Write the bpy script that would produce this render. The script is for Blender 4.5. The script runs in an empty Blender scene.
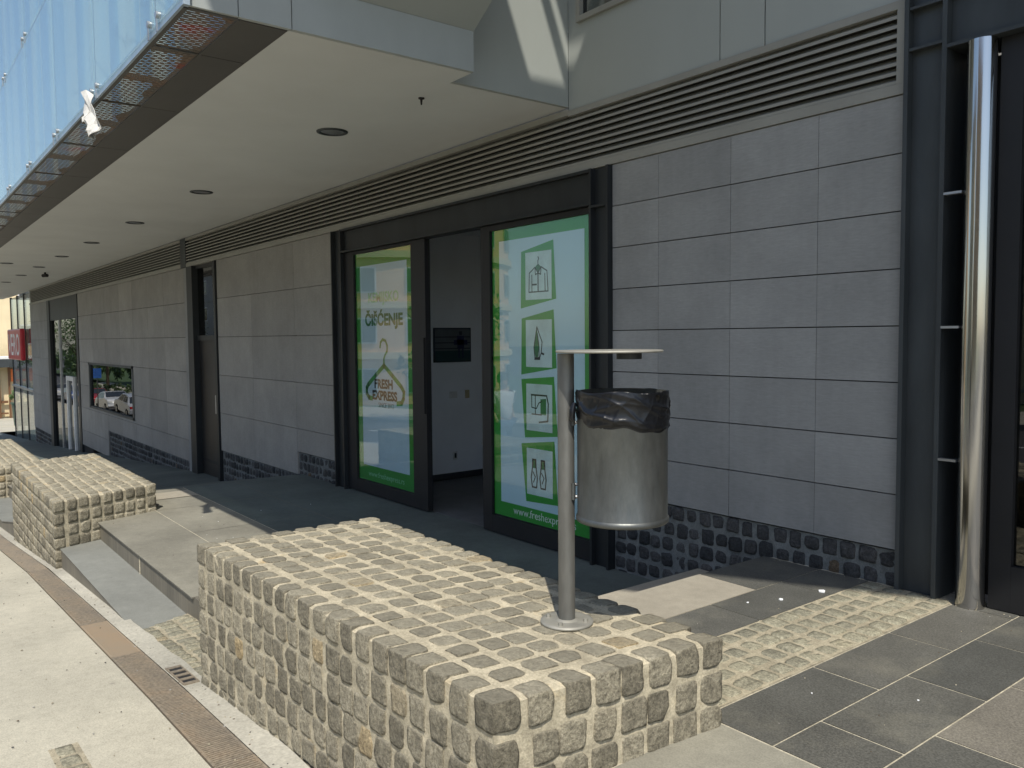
import bpy, math, random
import numpy as np
from mathutils import Vector, Matrix
rad = math.radians
random.seed(7)
scene = bpy.context.scene
col = scene.collection
M = {}

# ---------------------------------------------------------------- materials
class NB:
    def __init__(s, name):
        m = bpy.data.materials.new(name); m.use_nodes = True
        s.m = m; s.nt = m.node_tree; s.nt.nodes.clear()
        s.out = s.n('ShaderNodeOutputMaterial')
    def n(s, t, **kw):
        x = s.nt.nodes.new(t)
        for k, v in kw.items(): setattr(x, k, v)
        return x
    def l(s, a, b): s.nt.links.new(a, b)
    def coord(s, scale=(1, 1, 1), kind='Object'):
        tc = s.n('ShaderNodeTexCoord'); mp = s.n('ShaderNodeMapping'); mp.inputs['Scale'].default_value = scale
        s.l(tc.outputs[kind], mp.inputs[0]); return mp.outputs[0]
    def noise(s, vec, scale, detail=6, rough=.6):
        x = s.n('ShaderNodeTexNoise'); x.inputs['Scale'].default_value = scale
        x.inputs['Detail'].default_value = detail; x.inputs['Roughness'].default_value = rough
        s.l(vec, x.inputs['Vector']); return x.outputs['Fac']
    def ramp(s, fac, stops):
        r = s.n('ShaderNodeValToRGB'); e = r.color_ramp.elements
        while len(e) < len(stops): e.new(.5)
        for i, (p, c) in enumerate(stops):
            e[i].position = p; e[i].color = (c if len(c) == 4 else tuple(c) + (1,)) if isinstance(c, tuple) else (c, c, c, 1)
        s.l(fac, r.inputs[0]); return r.outputs[0]
    def mix(s, fac, a, b, mode='MIX'):
        x = s.n('ShaderNodeMix', data_type='RGBA', blend_type=mode)
        for v, i in ((fac, 0), (a, 6), (b, 7)):
            if isinstance(v, (int, float)): x.inputs[i].default_value = v if i == 0 else (v, v, v, 1)
            elif isinstance(v, tuple): x.inputs[i].default_value = tuple(v) + (1,)
            else: s.l(v, x.inputs[i])
        return x.outputs[2]
    def math(s, op, a, b=0.):
        x = s.n('ShaderNodeMath', operation=op)
        for v, i in ((a, 0), (b, 1)):
            if isinstance(v, (int, float)): x.inputs[i].default_value = v
            else: s.l(v, x.inputs[i])
        return x.outputs[0]
    def bump(s, h, strength=.3, dist=.01, normal=None):
        b = s.n('ShaderNodeBump'); b.inputs['Strength'].default_value = strength; b.inputs['Distance'].default_value = dist
        s.l(h, b.inputs['Height'])
        if normal is not None: s.l(normal, b.inputs['Normal'])
        return b.outputs[0]
    def bsdf(s, color, rough=.7, metal=0., spec=None, normal=None, coat=0):
        p = s.n('ShaderNodeBsdfPrincipled')
        if isinstance(color, tuple): p.inputs['Base Color'].default_value = tuple(color) + (1,)
        else: s.l(color, p.inputs['Base Color'])
        if isinstance(rough, (int, float)): p.inputs['Roughness'].default_value = rough
        else: s.l(rough, p.inputs['Roughness'])
        p.inputs['Metallic'].default_value = metal
        if spec is not None: p.inputs['Specular IOR Level'].default_value = spec
        if coat: p.inputs['Coat Weight'].default_value = coat
        if normal is not None: s.l(normal, p.inputs['Normal'])
        return p.outputs[0]
    def done(s, sh):
        s.l(sh, s.out.inputs[0]); M[s.m.name] = s.m; return s.m
    def island(s):
        return s.n('ShaderNodeNewGeometry').outputs['Random Per Island']

def var(c, k): return tuple(min(1, x * k) for x in c)

def simple(name, c, rough=.6, metal=0., spec=None, nscale=6., amt=.15, bumps=0., stretch=(1, 1, 1), bscale=80, isl=0., coat=0):
    b = NB(name); v = b.coord(stretch)
    f = b.noise(v, nscale)
    colr = b.ramp(f, [(.3, var(c, 1 - amt)), (.7, var(c, 1 + amt))])
    if isl:
        i = b.ramp(b.island(), [(0, 1 - isl), (1, 1 + isl)])
        colr = b.mix(1., colr, i, 'MULTIPLY')
    nm = b.bump(b.noise(v, bscale, 4), bumps, .004) if bumps else None
    return b.done(b.bsdf(colr, rough, metal, spec, nm, coat))

simple('soffit_paint', (.59, .60, .585), .75, nscale=.9, amt=.06, bumps=.05, bscale=200)
simple('panel_dark', (.085, .08, .072), .5, nscale=1.5, amt=.12)
simple('panel_end', (.36, .385, .375), .55, nscale=2.5, amt=.07, stretch=(1, 1, .5))
simple('panel_upper', (.33, .35, .33), .45, nscale=1.2, amt=.06, stretch=(1, 1, .4))
simple('louvre_paint', (.27, .265, .235), .5, nscale=3, amt=.08)
simple('louvre_dark', (.03, .027, .022), .8)
simple('joint_dark', (.015, .015, .015), .9)
simple('steel_dark', (.048, .055, .058), .55, .25, nscale=5, amt=.25, stretch=(1, 1, .3), bumps=.06)
simple('steel_black', (.020, .023, .025), .5, .25, nscale=5, amt=.3, stretch=(1, 1, .3), bumps=.06)
simple('door_black', (.008, .008, .009), .6, nscale=4, amt=.3)
simple('aluminium', (.45, .46, .47), .4, .9)
simple('rail_blue', (.42, .5, .58), .35, .3)
simple('white_plaster', (.86, .88, .9), .8, nscale=2, amt=.05)
simple('interior_floor', (.12, .125, .13), .6)
simple('white_paint', (.7, .7, .68), .5)
simple('green_door', (.02, .05, .025), .2, nscale=2, amt=.5)
simple('metal_panel', (.032, .030, .028), .45, .3, nscale=1.5, amt=.35)
simple('red_sign', (.5, .015, .03), .35, nscale=3, amt=.1)
simple('white_plastic', (.5, .49, .46), .5, nscale=30, amt=.1, bumps=.5, bscale=40)
simple('black_plastic', (.012, .012, .015), .3)
simple('rubber', (.02, .02, .02), .8)
simple('skin', (.5, .3, .22), .5)
simple('shirt_white', (.8, .8, .8), .8, bumps=.3, bscale=30)
simple('jeans', (.06, .09, .18), .85, bumps=.3, bscale=90)
simple('hair', (.03, .02, .015), .6)
simple('bark', (.1, .075, .05), .9, bumps=.6, bscale=20)
simple('leaf', (.055, .1, .025), .6, nscale=2, amt=.3, isl=.45)
simple('grass', (.05, .09, .025), .9, nscale=3, amt=.35, bumps=.4)
simple('asphalt', (.06, .06, .06), .85, nscale=30, amt=.2, bumps=.4)
simple('kerb_stone', (.35, .34, .31), .8, nscale=12, amt=.15, bumps=.3)
simple('plaster_peach', (.78, .50, .27), .85, nscale=1.5, amt=.06)
simple('plaster_cream', (.72, .6, .38), .85, nscale=1.5, amt=.06)
simple('plaster_grey', (.4, .4, .38), .85, nscale=1.5, amt=.06)
simple('roof_tile', (.3, .12, .07), .8)
simple('window_dark', (.03, .035, .04), .08, spec=.8)
simple('wood_brown', (.15, .07, .03), .6)
simple('sign_blue', (.02, .09, .32), .4)
simple('awning_orange', (.75, .2, .06), .7)
simple('bin_green', (.02, .06, .04), .5)
simple('letter_white', (.8, .8, .8), .6)
simple('ink_dark', (.012, .016, .014), .6)
simple('ink_green', (.02, .30, .05), .5)
simple('film_dark_green', (.012, .16, .04), .5)
simple('film_green', (.025, .30, .025), .5, nscale=2, amt=.06)
simple('film_white', (.56, .71, .82), .5, nscale=1.2, amt=.03)
simple('film_card', (.62, .72, .74), .5)
simple('letter_dim', (.3, .65, .4), .6)
simple('picture_dark', (.02, .03, .04), .3)
simple('picture_grey', (.12, .14, .15), .4)
simple('picture_teal', (.02, .06, .065), .4)
simple('picture_navy', (.015, .02, .07), .4)
simple('beige', (.5, .42, .25), .5)
for nme, c in (('car_white', (.75, .75, .75)), ('car_red', (.4, .02, .02)), ('car_silver', (.45, .46, .48)), ('car_blue', (.03, .08, .3))):
    simple(nme, c, .3, .1, coat=.8, amt=.02)
simple('lamp_red', (.4, .01, .01), .2)
simple('lamp_clear', (.8, .8, .75), .1)

def mk_concrete(name, c, speck, patch=.14, fine=140, contrast=.25, bump=.25):
    b = NB(name); v = b.coord()
    big = b.noise(v, 1.3, 5); f = b.noise(v, fine, 3, .7); mid = b.noise(v, 16, 6, .7)
    base = b.ramp(big, [(.3, var(c, 1 - patch)), (.7, var(c, 1 + patch * .6))])
    base = b.mix(1., base, b.ramp(f, [(.3, 1 - contrast), (.62, 1 + contrast * .5)]), 'MULTIPLY')
    base = b.mix(1., base, b.ramp(mid, [(.3, .88), (.7, 1.07)]), 'MULTIPLY')
    vo = b.n('ShaderNodeTexVoronoi'); vo.inputs['Scale'].default_value = 5.5; b.l(v, vo.inputs['Vector'])
    spot = b.ramp(vo.outputs['Distance'], [(.05, 1.), (.10, 0.)])
    gate = b.ramp(b.noise(v, 3.3, 2), [(.46, 0.), (.56, .6)])
    base = b.mix(b.math('MULTIPLY', spot, gate), base, speck)
    return b.done(b.bsdf(base, .88, normal=b.bump(b.math('ADD', f, mid), bump, .004)))
mk_concrete('street_concrete', (.445, .418, .335), (.2, .19, .16))
mk_concrete('concrete_mid', (.25, .24, .195), (.16, .15, .12), fine=160, contrast=.2, patch=.3)
mk_concrete('concrete_smooth', (.34, .31, .25), (.25, .22, .17), fine=220, contrast=.15)
mk_concrete('concrete_pale', (.42, .40, .335), (.3, .29, .26), fine=60, contrast=.2, patch=.2)
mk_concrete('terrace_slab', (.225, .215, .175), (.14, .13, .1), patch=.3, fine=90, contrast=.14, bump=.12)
mk_concrete('terrace_shaded', (.105, .125, .115), (.08, .08, .08), patch=.3, fine=90, contrast=.15, bump=.12)  # darker copy of the terrace slab, overhang shade put into its colour
mk_concrete('tread_slab', (.205, .21, .19), (.15, .15, .14), patch=.16, fine=120, contrast=.1, bump=.1)

def mk_riser():
    b = NB('riser_slab'); v = b.coord((1, 1, .15)); s = b.noise(b.coord((60, 60, 3)), 1., 3)
    base = b.ramp(b.noise(v, 3), [(.3, (.13, .12, .095)), (.7, (.20, .18, .14))])
    base = b.mix(1., base, b.ramp(s, [(.3, .8), (.7, 1.15)]), 'MULTIPLY')
    b.done(b.bsdf(base, .7, normal=b.bump(s, .3, .004)))
mk_riser()

def mk_stone(name, lo, hi, warm, bump=.9, spec=.3):
    b = NB(name); v = b.coord(); i = b.island()
    base = b.ramp(i, [(0, lo), (.45, var(tuple((a + c) / 2 for a, c in zip(lo, hi)), 1)), (.965, hi), (.985, warm)])
    f = b.noise(v, 85, 8, .85); m = b.noise(v, 22, 5, .65)
    base = b.mix(1., base, b.ramp(f, [(.36, .38), (.5, .98), (.64, 1.6)]), 'MULTIPLY')
    base = b.mix(1., base, b.ramp(m, [(.3, .66), (.7, 1.25)]), 'MULTIPLY')
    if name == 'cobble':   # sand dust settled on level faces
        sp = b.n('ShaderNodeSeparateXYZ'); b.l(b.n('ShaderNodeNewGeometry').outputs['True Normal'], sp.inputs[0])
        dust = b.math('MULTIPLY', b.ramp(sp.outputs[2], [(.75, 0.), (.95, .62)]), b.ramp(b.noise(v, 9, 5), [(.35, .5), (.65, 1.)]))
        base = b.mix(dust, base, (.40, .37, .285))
    b.done(b.bsdf(base, .8, spec=spec, normal=b.bump(b.math('ADD', f, b.math('MULTIPLY', m, 1.9)), bump, .013)))
mk_stone('cobble', (.22, .20, .15), (.42, .38, .285), (.46, .36, .21), 1.)
mk_stone('cobble_flat', (.22, .21, .16), (.32, .30, .22), (.34, .28, .18), .5)

mk_stone('cobble_dark', (.03, .033, .036), (.085, .085, .085), (.12, .09, .06), .8)
def mk_mortar(name, c, amt=.12, warm=None):
    b = NB(name); v = b.coord()
    f = b.noise(v, 120, 5, .7); m = b.noise(v, 7, 5)
    base = b.ramp(m, [(.3, var(c, 1 - amt)), (.62, var(c, 1 + amt)), (.75, warm or var(c, 1.1))])
    base = b.mix(1., base, b.ramp(f, [(.3, .68), (.7, 1.2)]), 'MULTIPLY')
    base = b.mix(1., base, b.ramp(b.noise(v, 22, 5, .7), [(.32, .72), (.6, 1.06)]), 'MULTIPLY')
    b.done(b.bsdf(base, .95, spec=.15, normal=b.bump(b.math('ADD', f, b.noise(v, 30, 4)), .5, .006)))
mk_mortar('mortar_sand', (.47, .42, .31), .18, (.50, .39, .23))
mk_mortar('mortar_dust', (.38, .34, .25), .14)
mk_mortar('mortar_grey', (.17, .18, .175), .15)
mk_mortar('joint_pale', (.5, .46, .36))
mk_mortar('joint_grey', (.2, .19, .16))

def mk_pav():
    b = NB('paving_slab'); v = b.coord(); i = b.island()
    base = b.ramp(i, [(0, (.072, .073, .066)), (.5, (.105, .103, .09)), (1, (.165, .152, .127))])
    base = b.mix(1., base, b.ramp(b.noise(v, 130, 4, .8), [(.35, .55), (.65, 1.4)]), 'MULTIPLY')
    base = b.mix(1., base, b.ramp(b.noise(v, 3, 5), [(.3, .85), (.7, 1.2)]), 'MULTIPLY')
    dust = b.ramp(b.noise(v, 1.7, 6, .7), [(.5, 0.), (.75, .32)])
    base = b.mix(dust, base, (.32, .30, .23))
    b.done(b.bsdf(base, .65, normal=b.bump(b.noise(v, 150, 3), .15, .003)))
mk_pav()

def mk_clad(name, c):
    b = NB(name); v = b.coord((1, 1, 6)); i = b.island(); v2 = b.coord()
    base = b.ramp(i, [(0, var(c, .90)), (1, var(c, 1.07))])
    base = b.mix(1., base, b.ramp(b.noise(v, 18, 5, .75), [(.3, .88), (.7, 1.08)]), 'MULTIPLY')
    base = b.mix(1., base, b.ramp(b.noise(v2, 1.6, 6, .7), [(.3, .86), (.7, 1.12)]), 'MULTIPLY')
    base = b.mix(1., base, b.ramp(b.noise(b.coord((14, 14, .5)), 1.5, 3), [(.35, .975), (.65, 1.015)]), 'MULTIPLY')
    b.done(b.bsdf(base, .8, spec=.3, normal=b.bump(b.noise(v2, 260, 3), .2, .002)))
mk_clad('cladding_tile', (.275, .278, .272))
mk_clad('cladding_warm', (.30, .29, .27))

def mk_rust():
    b = NB('grate_metal'); v = b.coord()
    base = b.ramp(b.noise(v, 1.1, 6, .7), [(.3, (.20, .18, .15)), (.5, (.30, .25, .185)), (.7, (.36, .26, .17))])
    base = b.mix(1., base, b.ramp(b.noise(v, 60, 3), [(.3, .7), (.7, 1.2)]), 'MULTIPLY')
    b.done(b.bsdf(base, .6, .3))
    b = NB('grate_rust'); v = b.coord()
    base = b.ramp(b.noise(v, 3, 6, .7), [(.3, (.33, .245, .16)), (.7, (.29, .24, .175))])
    b.done(b.bsdf(base, .75, .1))
mk_rust()

def mk_galv():
    b = NB('galvanised'); v = b.coord((1, 1, .35))
    base = b.ramp(b.noise(v, 16, 6, .7), [(.3, (.09, .096, .094)), (.7, (.15, .158, .153))])
    base = b.mix(b.ramp(b.noise(b.coord((1, 1, .12)), 9, 5), [(.55, 0.), (.8, .3)]), base, (.15, .135, .115))
    r = b.ramp(b.noise(v, 30, 4), [(.3, .38), (.7, .55)])
    b.done(b.bsdf(base, r, .75, normal=b.bump(b.noise(v, 90, 3), .08, .003)))
    b = NB('polished_steel'); v = b.coord((30, 30, .6))
    base = (.47, .465, .455)
    b.done(b.bsdf(base, b.ramp(b.noise(v, 1.5, 3), [(.3, .10), (.7, .18)]), 1., normal=b.bump(b.noise(b.coord((1, 1, .25)), 6, 2), .12, .02)))
mk_galv()

simple('galvanised_mid', (.18, .18, .168), .5, .6, nscale=18, amt=.2, stretch=(1, 1, .3))
simple('galvanised_pale', (.34, .33, .29), .6, .5, nscale=14, amt=.15)
def mk_bag():
    b = NB('bin_liner'); v = b.coord()
    b.done(b.bsdf((.006, .0065, .008), .30, spec=.45, normal=b.bump(b.noise(v, 60, 5, .6), .2, .004)))
mk_bag()

def mk_glass(name, tint, alpha, refl=1.5, rough=0.0, diff=0., dcol=(.6, .8, .9)):
    # clear pane: fresnel reflection over tinted transparency (alpha = share that is milky)
    b = NB(name)
    tr = b.n('ShaderNodeBsdfTransparent'); tr.inputs[0].default_value = tint + (1,)
    gl = b.n('ShaderNodeBsdfGlossy'); gl.inputs['Roughness'].default_value = rough
    body = tr.outputs[0]
    if diff:
        d = b.n('ShaderNodeBsdfDiffuse'); d.inputs[0].default_value = dcol + (1,)
        t2 = b.n('ShaderNodeBsdfTranslucent'); t2.inputs[0].default_value = dcol + (1,)
        m0 = b.n('ShaderNodeMixShader'); m0.inputs[0].default_value = .5
        b.l(d.outputs[0], m0.inputs[1]); b.l(t2.outputs[0], m0.inputs[2])
        m1 = b.n('ShaderNodeMixShader'); m1.inputs[0].default_value = diff
        b.l(body, m1.inputs[1]); b.l(m0.outputs[0], m1.inputs[2]); body = m1.outputs[0]
    fr = b.n('ShaderNodeFresnel')
    bf = b.n('ShaderNodeNewGeometry').outputs['Backfacing']
    b.l(b.math('POWER', refl, b.math('SUBTRACT', 1., b.math('MULTIPLY', bf, 2.))), fr.inputs['IOR'])
    m = b.n('ShaderNodeMixShader'); b.l(fr.outputs[0], m.inputs[0]); b.l(body, m.inputs[1]); b.l(gl.outputs[0], m.inputs[2])
    b.done(m.outputs[0])
mk_glass('door_glass', (.93, .97, .96), 0, 1.52)
mk_glass('poster_glass', (.92, .95, .95), 0, 1.66)
mk_glass('mirror_glass', (.3, .33, .33), 0, 1.9)
mk_glass('screen_glass', (.88, .96, .98), 0, 1.4, .02, .25, (.70, .84, .90))
mk_glass('clear_glass', (.85, .9, .88), 0, 1.45)

def mk_curtain():
    b = NB('screen_back'); v = b.coord((1.6, 1, .02))
    base = b.ramp(b.noise(v, 2.3, 1, .4), [(.40, (.30, .52, .76)), (.47, (.42, .64, .80)), (.50, (.80, .88, .86)), (.58, (.95, .95, .86))])
    b.done(b.bsdf(base, .5))
mk_curtain()

def mk_grille():
    b = NB('grille_metal'); tc = b.n('ShaderNodeTexCoord')
    sep = b.n('ShaderNodeSeparateXYZ'); b.l(tc.outputs['Object'], sep.inputs[0])
    cb = b.n('ShaderNodeCombineXYZ'); b.l(sep.outputs[1], cb.inputs[0]); b.l(sep.outputs[0], cb.inputs[1])
    br = b.n('ShaderNodeTexBrick'); br.offset = .5; b.l(cb.outputs[0], br.inputs['Vector'])
    br.inputs['Scale'].default_value = 1; br.inputs['Mortar Size'].default_value = .0118; br.inputs['Mortar Smooth'].default_value = 0
    br.inputs['Brick Width'].default_value = .072; br.inputs['Row Height'].default_value = .030
    tr = b.n('ShaderNodeBsdfTransparent')
    base = b.ramp(b.noise(b.coord(), 3, 5), [(.45, (.15, .13, .11)), (.66, (.2, .13, .09)), (.74, (.28, .06, .04))])
    p = b.bsdf(base, .6, .3)
    m = b.n('ShaderNodeMixShader'); b.l(br.outputs['Fac'], m.inputs[0]); b.l(tr.outputs[0], m.inputs[1]); b.l(p, m.inputs[2])
    b.done(m.outputs[0])
mk_grille()

# ---------------------------------------------------------------- mesh helpers
class MB:
    def __init__(s): s.v = []; s.f = []; s.mi = []; s.mats = []; s.sm = []
    def mat(s, m):
        if m not in s.mats: s.mats.append(m)
        return s.mats.index(m)
    def add(s, vs, fs, m, smooth=False):
        o = len(s.v); k = s.mat(m); s.v += [tuple(map(float, p)) for p in vs]
        s.f += [tuple(i + o for i in f) for f in fs]; s.mi += [k] * len(fs); s.sm += [smooth] * len(fs)
    def box(s, a, b, m, bevel=0):
        x0, x1 = sorted((a[0], b[0])); y0, y1 = sorted((a[1], b[1])); z0, z1 = sorted((a[2], b[2]))
        vs = [(x, y, z) for z in (z0, z1) for y in (y0, y1) for x in (x0, x1)]
        s.add(vs, [(0, 2, 3, 1), (4, 5, 7, 6), (0, 1, 5, 4), (2, 6, 7, 3), (0, 4, 6, 2), (1, 3, 7, 5)], m)
    def hexa(s, p, m):   # p: 4 bottom (ccw) + 4 top
        s.add(p, [(3, 2, 1, 0), (4, 5, 6, 7), (0, 1, 5, 4), (1, 2, 6, 5), (2, 3, 7, 6), (3, 0, 4, 7)], m)
    def prism(s, poly, z0, z1, m):
        n = len(poly)
        s.add([(x, y, z0) for x, y in poly] + [(x, y, z1) for x, y in poly],
              [tuple(range(n))[::-1], tuple(range(n, 2 * n))] + [(i, (i + 1) % n, n + (i + 1) % n, n + i) for i in range(n)], m)
    def prismY(s, poly, y0, y1, m):   # poly in (x,z)
        n = len(poly)
        s.add([(x, y0, z) for x, z in poly] + [(x, y1, z) for x, z in poly],
              [tuple(range(n)), tuple(range(n, 2 * n))[::-1]] + [(i, n + i, n + (i + 1) % n, (i + 1) % n) for i in range(n)], m)
    def tube(s, pts, r, m, n=16, cap=True, smooth=True):
        pts = [Vector(p) for p in pts]; rs = r if isinstance(r, (list, tuple)) else [r] * len(pts)
        vs = []
        for i, p in enumerate(pts):
            d = (pts[min(i + 1, len(pts) - 1)] - pts[max(i - 1, 0)]).normalized()
            u = d.orthogonal().normalized() if i == 0 else (u - d * u.dot(d)).normalized()
            w = d.cross(u)
            vs += [p + (u * math.cos(2 * math.pi * k / n) + w * math.sin(2 * math.pi * k / n)) * rs[i] for k in range(n)]
        fs = [(i * n + k, i * n + (k + 1) % n, (i + 1) * n + (k + 1) % n, (i + 1) * n + k) for i in range(len(pts) - 1) for k in range(n)]
        s.add(vs, fs, m, smooth)
        if cap:
            o = len(pts) - 1
            s.add(vs[:n], [tuple(range(n))[::-1]], m); s.add(vs[o * n:], [tuple(range(n))], m)
    def lathe(s, c, prof, m, n=48, smooth=True):
        vs = [(c[0] + r * math.cos(2 * math.pi * k / n), c[1] + r * math.sin(2 * math.pi * k / n), c[2] + z) for r, z in prof for k in range(n)]
        fs = [(i * n + k, i * n + (k + 1) % n, (i + 1) * n + (k + 1) % n, (i + 1) * n + k) for i in range(len(prof) - 1) for k in range(n)]
        s.add(vs, fs, m, smooth)
    def build(s, name, parent=None, loc=None, autos=True):
        me = bpy.data.meshes.new(name)
        vs = s.v
        if loc is not None: vs = [(a - loc[0], b - loc[1], c - loc[2]) for a, b, c in vs]
        me.from_pydata(vs, [], s.f)
        for m in s.mats: me.materials.append(M[m])
        me.polygons.foreach_set('material_index', s.mi); me.polygons.foreach_set('use_smooth', s.sm); me.update()
        o = bpy.data.objects.new(name, me); col.objects.link(o)
        if loc is not None: o.location = loc
        if parent:
            o.parent = parent
            if loc is None: o.matrix_parent_inverse = Matrix.Translation(-Vector(parent.location))
        return o

def tag(o, label=None, cat=None, group=None, kind=None):
    if label: o['label'] = label
    if cat: o['category'] = cat
    if group: o['group'] = group
    if kind: o['kind'] = kind
    return o
def empty(name, loc, label, cat, group=None):
    o = bpy.data.objects.new(name, None); col.objects.link(o); o.location = loc; o.empty_display_size = .2
    return tag(o, label, cat, group)
def local(mb, name, parent):   # mesh already in the parent's local frame
    o = mb.build(name); o.parent = parent; return o
def struct(mb, name): return tag(mb.build(name), kind='structure')
def copy_tree(o, parent=None):
    c = o.copy(); col.objects.link(c)
    if parent: c.parent = parent
    for ch in list(o.children): copy_tree(ch, c)
    return c
def bevel(o, w=.004, seg=2):
    m = o.modifiers.new('bevel', 'BEVEL'); m.width = w; m.segments = seg; m.limit_method = 'ANGLE'; m.angle_limit = rad(40); return o

def text_geo(txt, size, bold=0.):
    cu = bpy.data.curves.new('t', 'FONT'); cu.body = txt; cu.size = size; cu.align_x = 'CENTER'; cu.offset = bold
    cu.resolution_u = 3
    ob = bpy.data.objects.new('t', cu); col.objects.link(ob)
    dg = bpy.context.evaluated_depsgraph_get(); dg.update()
    me = bpy.data.meshes.new_from_object(ob.evaluated_get(dg))
    vs = [tuple(v.co) for v in me.vertices]; fs = [tuple(p.vertices) for p in me.polygons]
    bpy.data.objects.remove(ob); bpy.data.curves.remove(cu); bpy.data.meshes.remove(me)
    return vs, fs
def put_text(mb, txt, size, cx, cz, y, m, bold=0., width=None, slant=0.):
    vs, fs = text_geo(txt, size, bold)
    if width:
        w = max(v[0] for v in vs) - min(v[0] for v in vs); k = width / w
    else: k = 1
    mb.add([(cx + v[0] * k + slant * v[1], y, cz + v[1]) for v in vs], fs, m)

# ---- stones: a rounded, roughened block
_cube = {}
def cubegrid(n):
    if n in _cube: return _cube[n]
    idx = {}; vs = []; fs = []
    def vid(p):
        if p not in idx: idx[p] = len(vs); vs.append(p)
        return idx[p]
    for ax in range(3):
        for sgn in (0, n):
            for i in range(n):
                for j in range(n):
                    q = []
                    for a, b in ((i, j), (i + 1, j), (i + 1, j + 1), (i, j + 1)):
                        p = [0, 0, 0]; p[ax] = sgn; p[(ax + 1) % 3] = a; p[(ax + 2) % 3] = b; q.append(vid(tuple(p)))
                    fs.append(tuple(q if sgn else q[::-1]))
    _cube[n] = (np.array(vs, float) / n * 2 - 1, fs); return _cube[n]
rng = np.random.default_rng(3)
class Stones:
    def __init__(s): s.V = []; s.F = []; s.o = 0
    def add(s, center, half, n=6, k=6., amp=.06, frame=None, flat_top=0., square=0.):
        P, F = cubegrid(n)
        kk = k * rng.uniform(.75, 1.4)
        q = P / ((np.abs(P) ** kk).sum(1, keepdims=True) ** (1 / kk))
        q = q + (P - q) * .1
        if square: q = np.clip(q, -square, square) / square
        d = np.zeros(len(P))
        for fr, am in ((1.6, .8), (3.3, .6), (7., .5), (13., .4)):
            w = rng.normal(size=(3, 3)) * fr; ph = rng.uniform(0, 6.28, 3)
            d += am * np.sin(P @ w.T + ph).mean(1)
        q = q * (1 + amp * d[:, None])
        for _ in range(7 if n >= 6 else 3):      # chipped corners and arrises
            nn = rng.choice([-1., 1.], 3) * rng.uniform(.15, 1, 3); nn /= np.linalg.norm(nn)
            if flat_top and nn[2] > .75: continue
            dd = (q @ nn).max() * rng.uniform(.88, .985)
            q = q - np.maximum(0, q @ nn - dd)[:, None] * nn
        taper = 1 + rng.uniform(-.09, .09, 3) * (.35 if square else 1)
        q = q * np.array(half) * taper
        if flat_top:
            q[:, 2] = np.minimum(q[:, 2], half[2] * flat_top)
        a = rng.normal(0, .018 if square else .035, 3)
        R = np.array(Matrix.Rotation(a[2], 3, 'Z') @ Matrix.Rotation(a[0] * .6, 3, 'X') @ Matrix.Rotation(a[1] * .6, 3, 'Y'))
        q = q @ R.T
        if frame is not None: q = q @ np.array(frame)   # rows = axes
        q = q + np.array(center)
        s.V.append(q); s.F += [tuple(i + s.o for i in f) for f in F]; s.o += len(P)
    def into(s, mb, m):
        if s.V: mb.add(np.concatenate(s.V).tolist(), s.F, m, True)

# ---------------------------------------------------------------- levels (eye is z = 0)
def lerp(k, x):
    k = sorted(k); 
    if x <= k[0][0]: return k[0][1]
    for (a, b), (c, d) in zip(k, k[1:]):
        if x <= c: return b + (d - b) * (x - a) / (c - a)
    return k[-1][1]
SK = [(400, -1.1), (12, -1.1), (0, -1.52), (-1.8, -1.64), (-4.27, -1.785), (-8.5, -2.1), (-11.6, -2.43), (-15, -2.75), (-21, -3.12), (-29.5, -3.62), (-34, -3.88), (-60, -4.85), (-110, -5.6), (-400, -5.6)]
TK = [(-3.3, -1.735), (-9.95, -1.745), (-13.0, -2.25), (-14.6, -2.29), (-21, -2.72), (-24.3, -2.99), (-29.5, -3.31), (-33.4, -3.58), (-45, -4.25)]
S = lambda x: lerp(SK, x)
T = lambda x: lerp(TK, x)
W = 4.268   # facade plane

def strip(mb, xs, y0, y1, zf, m, th=None, dz=0, side_m=None):
    """sheet following a longitudinal profile, y0/y1 numbers or functions"""
    f0 = y0 if callable(y0) else (lambda x: y0); f1 = y1 if callable(y1) else (lambda x: y1)
    vs = []; fs = []
    for x in xs: vs += [(x, f0(x), zf(x) + dz), (x, f1(x), zf(x) + dz)]
    for i in range(len(xs) - 1): fs.append((2 * i, 2 * i + 2, 2 * i + 3, 2 * i + 1))
    mb.add(vs, fs, m)
    if th:
        vs2 = [(x, y, z - th) for x, y, z in vs]; n = len(xs)
        mb.add([vs[2 * i] for i in range(n)] + [vs2[2 * i] for i in range(n)], [(i, n + i, n + i + 1, i + 1) for i in range(n - 1)], side_m or m)
        mb.add([vs[2 * i + 1] for i in range(n)] + [vs2[2 * i + 1] for i in range(n)], [(i + 1, n + i + 1, n + i, i) for i in range(n - 1)], side_m or m)
        for e in (0, n - 1): mb.add([vs[2 * e], vs[2 * e + 1], vs2[2 * e + 1], vs2[2 * e]], [(0, 1, 2, 3)], side_m or m)
def xs_range(a, b, ks=SK, step=None):
    r = {a, b} | {k for k, _ in ks if a < k < b}
    if step:
        x = a
        while x < b: r.add(round(x, 3)); x += step
    return sorted(r)

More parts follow.
